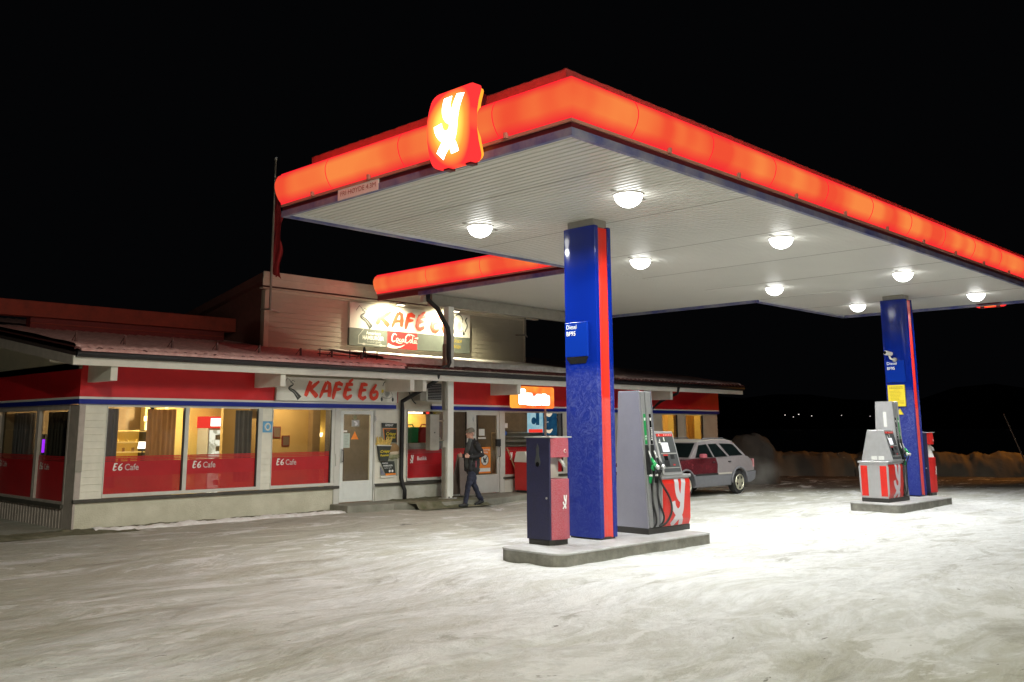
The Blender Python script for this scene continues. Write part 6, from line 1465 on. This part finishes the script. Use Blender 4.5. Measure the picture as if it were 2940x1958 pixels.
    for v in o_.data.vertices: v.co.x -= .012; v.co.z += .008
    MB().add([(20.972, ty(.90) + .08, .90), (20.972, ty(.90, 1) - .08, .90), (20.585, ty(1.19, 1) - .06, 1.19), (20.585, ty(1.19) + .06, 1.19)], [(0, 1, 2, 3)]).build('rear_window', M['car_glass'], r, fix=False)
    # wheel arch flares and wheels
    for cx, w in ((FX, 'front'), (RX, 'rear')):
        for sd, y_ in ((-1, ya), (1, yb)):
            MB().tube([(cx - .35 * math.cos(math.pi * i / 16), y_ + sd * .004, WR + .35 * math.sin(math.pi * i / 16)) for i in range(17)], .022, 8).build('wheel_arch', M['car_grey'], r, smooth=True)
        MB().prism_y([(cx - .33, .22), (cx - .33, .3), (cx - .26, .48), (cx, .60), (cx + .26, .48), (cx + .33, .3), (cx + .33, .22)], ya + .22, yb - .22).build('wheel_well', M['black'], r)
        for sd, y_ in ((-1, ya), (1, yb)):
            y0_ = y_ - sd * .02; y1_ = y_ - sd * .18
            wh = MB().cyl((cx, y0_, WR), (cx, y1_, WR), WR, n=32).build('wheel', M['rubber'], r, bevel=.02, seg=3)
            yo = y0_ + sd * .004
            MB().cyl((cx, yo, WR), (cx, yo - sd * .03, WR), .185, n=28).build('rim_dark', M['black'], wh)
            rm = MB()
            rm.tube([(cx + .172 * math.cos(i / 28 * 6.2832), yo + sd * .006, WR + .172 * math.sin(i / 28 * 6.2832)) for i in range(29)], .016, 6)
            for k in range(5):
                a = k / 5 * 6.2832 + .3; ca, sa = math.cos(a), math.sin(a); n1 = (-sa, ca)
                rm.add([(cx + ca*.03 + n1[0]*.04, yo + sd*.012, WR + sa*.03 + n1[1]*.04), (cx + ca*.03 - n1[0]*.04, yo + sd*.012, WR + sa*.03 - n1[1]*.04), (cx + ca*.168 - n1[0]*.052, yo + sd*.008, WR + sa*.168 - n1[1]*.052), (cx + ca*.168 + n1[0]*.052, yo + sd*.008, WR + sa*.168 + n1[1]*.052)], [(0, 1, 2, 3)])
            rm.cyl((cx, yo + sd * .02, WR), (cx, yo + sd * .006, WR), .045, n=14)
            rm.build('rim', M['rim_alloy'], wh)
    # trim
    MB().box(18.62, 19.54, ya - .012, ya + .004, .475, .515).build('side_moulding', M['black'], r, bevel=.004); MB().box(19.56, 20.14, ya - .012, ya + .004, .475, .515).build('side_moulding', M['car_snow'], r, bevel=.004)
    MB().box(20.07, 20.17, ya + .005, ya + .030, .745, .775).build('door_handle', M['black'], r, bevel=.006); MB().box(19.38, 19.48, ya + .005, ya + .030, .745, .775).build('door_handle', M['black'], r, bevel=.006)
    MB().box(18.80, 18.98, ya - .10, ya + .02, .865, .960).build('mirror', M['frost_red'], r, bevel=.03, seg=3)
    MB().box(18.80, 18.98, yb - .02, yb + .10, .865, .960).build('mirror', M['frost_red'], r, bevel=.03, seg=3)
    for sd in (-1, 1):
        y_ = yc + sd * .50
        MB().tube([(19.30, y_, 1.262), (19.34, y_, 1.300), (20.20, y_, 1.300), (20.30, y_, 1.262)], .013, 8).build('roof_rail', M['car_grey'], r, smooth=True)
        MB().box(21.16, 21.235, yc + sd * .64 - .09 + (0), yc + sd * .64 + .045, .60, .80).build('tail_light', M['tail_red'], r, bevel=.01)
        MB().box(17.17, 17.26, yc + sd * .52 - .12, yc + sd * .52 + .12, .58, .68).build('headlight', M['alu'], r, bevel=.01)
    MB().box(17.16, 17.20, yc - .34, yc + .34, .58, .68).build('grille', M['black'], r)
    MB().box(19.6, 20.9, ya + .25, yb - .25, .22, .30).build('underbody', M['black'], r)
    # front seat head rests glimpsed through the glass
    return r
car()
def smoke():
    m = bpy.data.materials.new('exhaust'); m.use_nodes = True; t = m.node_tree; t.nodes.clear(); N = t.nodes; L = t.links
    o = N.new('ShaderNodeOutputMaterial'); v = N.new('ShaderNodeVolumePrincipled'); tc = N.new('ShaderNodeTexCoord'); n = N.new('ShaderNodeTexNoise'); n.inputs['Scale'].default_value = 1.9; n.inputs['Detail'].default_value = 4; L.new(tc.outputs['Object'], n.inputs[0])
    ln = N.new('ShaderNodeVectorMath'); ln.operation = 'LENGTH'; dv = N.new('ShaderNodeVectorMath'); dv.operation = 'DIVIDE'; dv.inputs[1].default_value = (1.15, .8, .62); L.new(tc.outputs['Object'], dv.inputs[0]); L.new(dv.outputs[0], ln.inputs[0])
    a = N.new('ShaderNodeMapRange'); L.new(ln.outputs['Value'], a.inputs[0]); a.inputs[1].default_value = .95; a.inputs[2].default_value = .1; a.inputs[3].default_value = 0; a.inputs[4].default_value = 1
    b = N.new('ShaderNodeMapRange'); L.new(n.outputs[0], b.inputs[0]); b.inputs[1].default_value = .38; b.inputs[2].default_value = .7; b.inputs[3].default_value = 0; b.inputs[4].default_value = 1.0
    c = N.new('ShaderNodeMath'); c.operation = 'MULTIPLY'; L.new(a.outputs[0], c.inputs[0]); L.new(b.outputs[0], c.inputs[1]); L.new(c.outputs[0], v.inputs['Density']); v.inputs['Color'].default_value = (.9, .88, .82, 1); L.new(v.outputs[0], o.inputs['Volume'])
    mb = MB(); rows = []
    for j in range(13):
        th = j / 12 * math.pi; rows.append([(1.0 * math.sin(th) * math.cos(i / 20 * 6.2832), .7 * math.sin(th) * math.sin(i / 20 * 6.2832), .54 * math.cos(th)) for i in range(21)])
    o = mb.sheet(rows).build('exhaust_smoke', m, None, smooth=True); o.location = Vector((22.1, 12.5, .36)) * K
    tag(o, 'pale exhaust cloud drifting behind the estate car', 'smoke', kind='stuff')
smoke()

# ================================================================ the walking man
def blob(name, chains, m, parent, vox=.008, smooth_n=4, warp=0):
    """tapered limbs fused into one continuous skin"""
    mb = MB()
    def ball(p, r_, n=14):
        vs = []; fs = []
        for j in range(1, n // 2):
            th = math.pi * j / (n // 2)
            for i in range(n): vs.append((p[0] + r_*math.sin(th)*math.cos(6.28319*i/n), p[1] + r_*math.sin(th)*math.sin(6.28319*i/n), p[2] + r_*math.cos(th)))
        t = len(vs); vs += [(p[0], p[1], p[2] + r_), (p[0], p[1], p[2] - r_)]; L_ = n // 2 - 1
        for j in range(L_ - 1):
            for i in range(n): fs.append((j*n+i, (j+1)*n+i, (j+1)*n+(i+1) % n, j*n+(i+1) % n))
        for i in range(n): fs.append((t, i, (i+1) % n)); fs.append((t+1, (L_-1)*n+(i+1) % n, (L_-1)*n+i))
        mb.add(vs, fs)
    for ch in chains:
        for k, (p, r_) in enumerate(ch):
            ball(p, r_)
            if k: mb.cyl(ch[k-1][0], p, ch[k-1][1], r_, 14)
    o = mb.build(name, m, parent, smooth=True)
    rm = o.modifiers.new('remesh', 'REMESH'); rm.mode = 'VOXEL'; rm.voxel_size = vox; rm.use_smooth_shade = True
    if smooth_n: sm_ = o.modifiers.new('smooth', 'SMOOTH'); sm_.iterations = smooth_n; sm_.factor = .5
    bpy.context.view_layer.update(); dg = bpy.context.evaluated_depsgraph_get()
    nm = bpy.data.meshes.new_from_object(o.evaluated_get(dg)); o.modifiers.clear(); o.data = nm
    if warp:
        for v in nm.vertices: v.co += v.normal * (warp * noise.noise(Vector((v.co.x * 9, v.co.y * 9, v.co.z * 14))))
    for p in nm.polygons: p.use_smooth = True
    if not nm.materials: nm.materials.append(m)
    return o
def man():
    B = Vector((13.55, 14.02, 0)); f = Vector((-.95, .18, 0)).normalized(); l = Vector((-f.y, f.x, 0))
    P = lambda a, b, z: tuple(B + f * a + l * b + Vector((0, 0, z)))   # forward, left(towards the viewer), up
    r = empty('person', tuple(B), 'elderly man in flat cap, dark open jacket and jeans walking left past the shop door', 'person')
    ch = [[(P(0, 0, .80), .095), (P(0, 0, 1.0), .095), (P(-.015, 0, 1.17), .085), (P(-.005, 0, 1.26), .055), (P(.02, 0, 1.33), .048), (P(.035, 0, 1.37), .050)],
          [(P(.035, 0, 1.455), .078), (P(.055, 0, 1.475), .074)], [(P(.035, 0, 1.44), .070), (P(.075, 0, 1.40), .048), (P(.095, 0, 1.375), .030)], [(P(.115, 0, 1.452), .012), (P(.140, 0, 1.424), .015)], [(P(.118, 0, 1.392), .014), (P(.112, 0, 1.378), .016)], [(P(.108, .03, 1.46), .012), (P(.108, -.03, 1.46), .012)],
          [(P(.030, .080, 1.45), .016), (P(.028, .080, 1.425), .012)], [(P(.030, -.080, 1.45), .016), (P(.028, -.080, 1.425), .012)]]
    def arm(sd, sh, el, wr, hd):
        ch.append([(sh, .035), (el, .034), (wr, .023)]); d = (Vector(hd) - Vector(wr)).normalized(); u = Vector((0, 0, 1)); s_ = d.cross(u).normalized()
        w, h = Vector(wr), Vector(hd)
        for o_ in (-.018, .0, .018): ch.append([(tuple(w + u * o_ * .6), .017), (tuple(h + u * o_), .014)])
        for o_, ln in ((.027, .050), (.010, .060), (-.008, .056), (-.025, .044)):
            a = h + u * o_ + d * .008; b = a + d * ln * .5; c = b + d * ln * .22 - s_ * sd * ln * .42; ch.append([(tuple(a), .0090), (tuple(b), .0082), (tuple(c), .0070)])
        a = w + d * .02 + u * .022; b = a + d * .025 + u * .026; c = b + d * .028 + u * .006; ch.append([(tuple(a), .011), (tuple(b), .0095), (tuple(c), .008)])
    arm(1, P(-.02, .15, 1.20), P(-.10, .20, 1.02), P(.16, .165, .985), P(.215, .150, .992)); arm(-1, P(-.02, -.15, 1.20), P(-.05, -.20, 1.02), P(.15, -.13, .99), P(.20, -.11, 1.0))
    blob('body', ch, M['skin'], r, .0055, 3)
    blob('jumper', [[(P(.030, s_*.030, .80), .100), (P(.040, s_*.030, .95), .102), (P(.030, s_*.028, 1.12), .098), (P(.02, s_*.02, 1.25), .070)] for s_ in (-1, 1)] + [[(P(.02, 0, 1.28), .062), (P(.03, 0, 1.315), .058)]], M['jumper'], r, .010, 3, .004)
    jk = []
    for s_ in (-1, 1):
        jk.append([(P(-.015, s_*.045, .72), .122), (P(-.02, s_*.045, .90), .120), (P(-.025, s_*.05, 1.05), .120), (P(-.04, s_*.062, 1.18), .098), (P(-.03, s_*.05, 1.25), .066)])
        jk.append([(P(-.025, s_*.10, 1.245), .060), (P(-.025, s_*.155, 1.205), .064)])
        jk.append([(P(.085, s_*.075, .72), .045), (P(.095, s_*.082, .92), .042), (P(.085, s_*.085, 1.08), .040), (P(.03, s_*.06, 1.26), .034)])      # open front edges
        jk.append([(P(.02, s_*.062, 1.30), .020), (P(-.04, s_*.048, 1.325), .022), (P(-.06, 0, 1.33), .024)])
    jk.append([(P(-.02, .160, 1.20), .066), (P(-.075, .20, 1.10), .058), (P(-.10, .215, 1.02), .055), (P(.02, .195, .99), .050), (P(.145, .170, .985), .040)])
    jk.append([(P(-.02, -.160, 1.20), .066), (P(-.05, -.215, 1.02), .055), (P(.135, -.135, .99), .040)])
    blob('jacket', jk, M['jacket'], r, .010, 3, .016)
    mb = MB().prism([(0, 0), (.010, 0), (.010, .13), (0, .13)], lambda u, v: P(.015 - u, .170, .77 + v), lambda u, v: P(.015 - u, .160, .77 + v)); mb.build('pocket_zip', M['frost_red'], r)
    MB().cyl(P(-.05, .268, 1.075), P(-.05, .274, 1.075), .012, n=8).build('sleeve_badge', M['sign_white'], r)
    tr = [[(P(-.005, s_*.042, .82), .098), (P(-.01, s_*.045, .72), .095)] for s_ in (-1, 1)]
    tr += [[(P(-.005, .05, .72), .092), (P(.06, .068, .60), .082), (P(.14, .078, .41), .060), (P(.165, .078, .25), .053), (P(.205, .078, .085), .050)], [(P(-.02, -.05, .72), .092), (P(-.06, -.068, .60), .082), (P(-.10, -.078, .42), .060), (P(-.19, -.078, .26), .053), (P(-.275, -.078, .115), .050)]]
    blob('trousers', tr, M['jeans'], r, .009, 2, .018)
    for b_, x_, z_, tz in ((.078, .205, .0, 0), (-.078, -.275, .012, .03)):
        blob('shoe', [[(P(x_ - .035, b_, .036 + z_ + tz), .036), (P(x_ + .05, b_, .034 + z_ + tz * .3), .036), (P(x_ + .135, b_, .028 + z_ * .3), .028)], [(P(x_ + .05, b_, .036 + z_), .034), (P(x_ - .005, b_, .085 + z_ + tz), .034)]], M['rubber'], r, .007, 2)
    blob('cap', [[(P(.025, s_*.018, 1.495), .070), (P(.060, s_*.018, 1.488), .064)] for s_ in (-1, 1)] + [[(P(.10, s_*.028, 1.478), .020), (P(.150, s_*.016, 1.468), .011)] for s_ in (-1, 0, 1)], M['cap_cloth'], r, .007, 3, .004)
    blob('hair', [[(P(-.022, b_ * .045, 1.455), .030), (P(.005, b_ * .066, 1.45), .020), (P(-.02, b_ * .04, 1.415), .024)] for b_ in (-1, 1)], M['hair'], r, .006, 2, .006)
    for b_ in (-1, 1): MB().cyl(P(.117, b_ * .028, 1.447), P(.124, b_ * .028, 1.447), .006, n=8).build('eye', M['black'], r)
    MB().tube([P(.132, .048, 1.447), P(.142, .0, 1.449), P(.132, -.048, 1.447)], .0028, 5).tube([P(.132, .048, 1.447), P(.03, .094, 1.450)], .0028, 5).build('glasses', M['black'], r)
    MB().tube([P(.124, .016, 1.390), P(.131, 0, 1.391), P(.124, -.016, 1.390)], .0030, 5).build('mouth', M['mouth'], r)
    return r
man()

# ================================================================ lamps outside the frame that light the yard edge
def street_lamp(x, y, h, dx, dy, lab, e, c, r_=.12, kind_='SPOT'):
    r = empty('street_lamp', (x, y, 0), lab, 'street lamp')
    MB().cyl((x, y, 0), (x, y, h), .08, .05, 10).build('pole', M['grey_metal'], r); MB().box(min(x, x + dx) - .08, max(x, x + dx) + .08, min(y, y + dy) - .1, max(y, y + dy) + .1, h, h + .1).build('head', M['grey_metal'], r)
    ld = bpy.data.lights.new('street_light', kind_); ld.energy = e; ld.color = c
    if kind_ == 'SPOT': ld.spot_size = R(170); ld.spot_blend = .4
    ld.shadow_soft_size = r_
    lo = bpy.data.objects.new('street_light', ld); col.objects.link(lo); lo.parent = r; lo.location = Vector((dx, dy, h - .06)) * K
    return r
so_ = street_lamp(39.4, 7.5, 6.6, -.4, 0, 'orange street lamp beyond the snow bank, outside the picture', 2300, (1, .36, .04), .12)
for c_ in kids(so_):
    if c_.type == 'LIGHT': c_.data.spot_size = R(50); c_.data.spot_blend = .6; c_.rotation_euler = (Vector((32.2, 12.2, .8)) - Vector((39.0, 7.5, 6.5))).to_track_quat('-Z', 'Y').to_euler()
street_lamp(-2.2, -8.2, 8.8, .8, .4, 'yard lamp behind the viewer, outside the picture', 16500, (1.0, 1.0, .80), .18)
# the lit band's own red light on the side towards the shop roof
for nm, loc, sz, e in (('band_light', (X0 - .18, 8.0, 4.68), (4.8, .4), 36), ('band_light', (WX0 - .18, 13.6, 4.68), (5.4, .4), 34)):
    ld = bpy.data.lights.new(nm, 'AREA'); ld.shape = 'RECTANGLE'; ld.size = sz[0] * K; ld.size_y = sz[1] * K; ld.energy = e; ld.color = (1, .12, .10)
    lo = bpy.data.objects.new(nm, ld); col.objects.link(lo); lo.parent = can; lo.location = Vector(loc) * K - wloc(can); lo.rotation_euler = (R(42), 0, R(90))
# the same tubes leak up on to the frosted upstand behind the band
for loc, ln_, rz, e in (((X0 + .06, 8.0, 4.90), 4.6, -90, 11), (((X0 + X1) / 2, Y0 + .06, 4.90), 15.5, 0, 24)):
    ld = bpy.data.lights.new('band_light', 'AREA'); ld.shape = 'RECTANGLE'; ld.size = ln_ * K; ld.size_y = .05; ld.energy = e; ld.color = (1, .10, .08)
    lo = bpy.data.objects.new('band_light', ld); col.objects.link(lo); lo.parent = can; lo.location = Vector(loc) * K - wloc(can); lo.rotation_euler = (R(105), 0, R(rz))
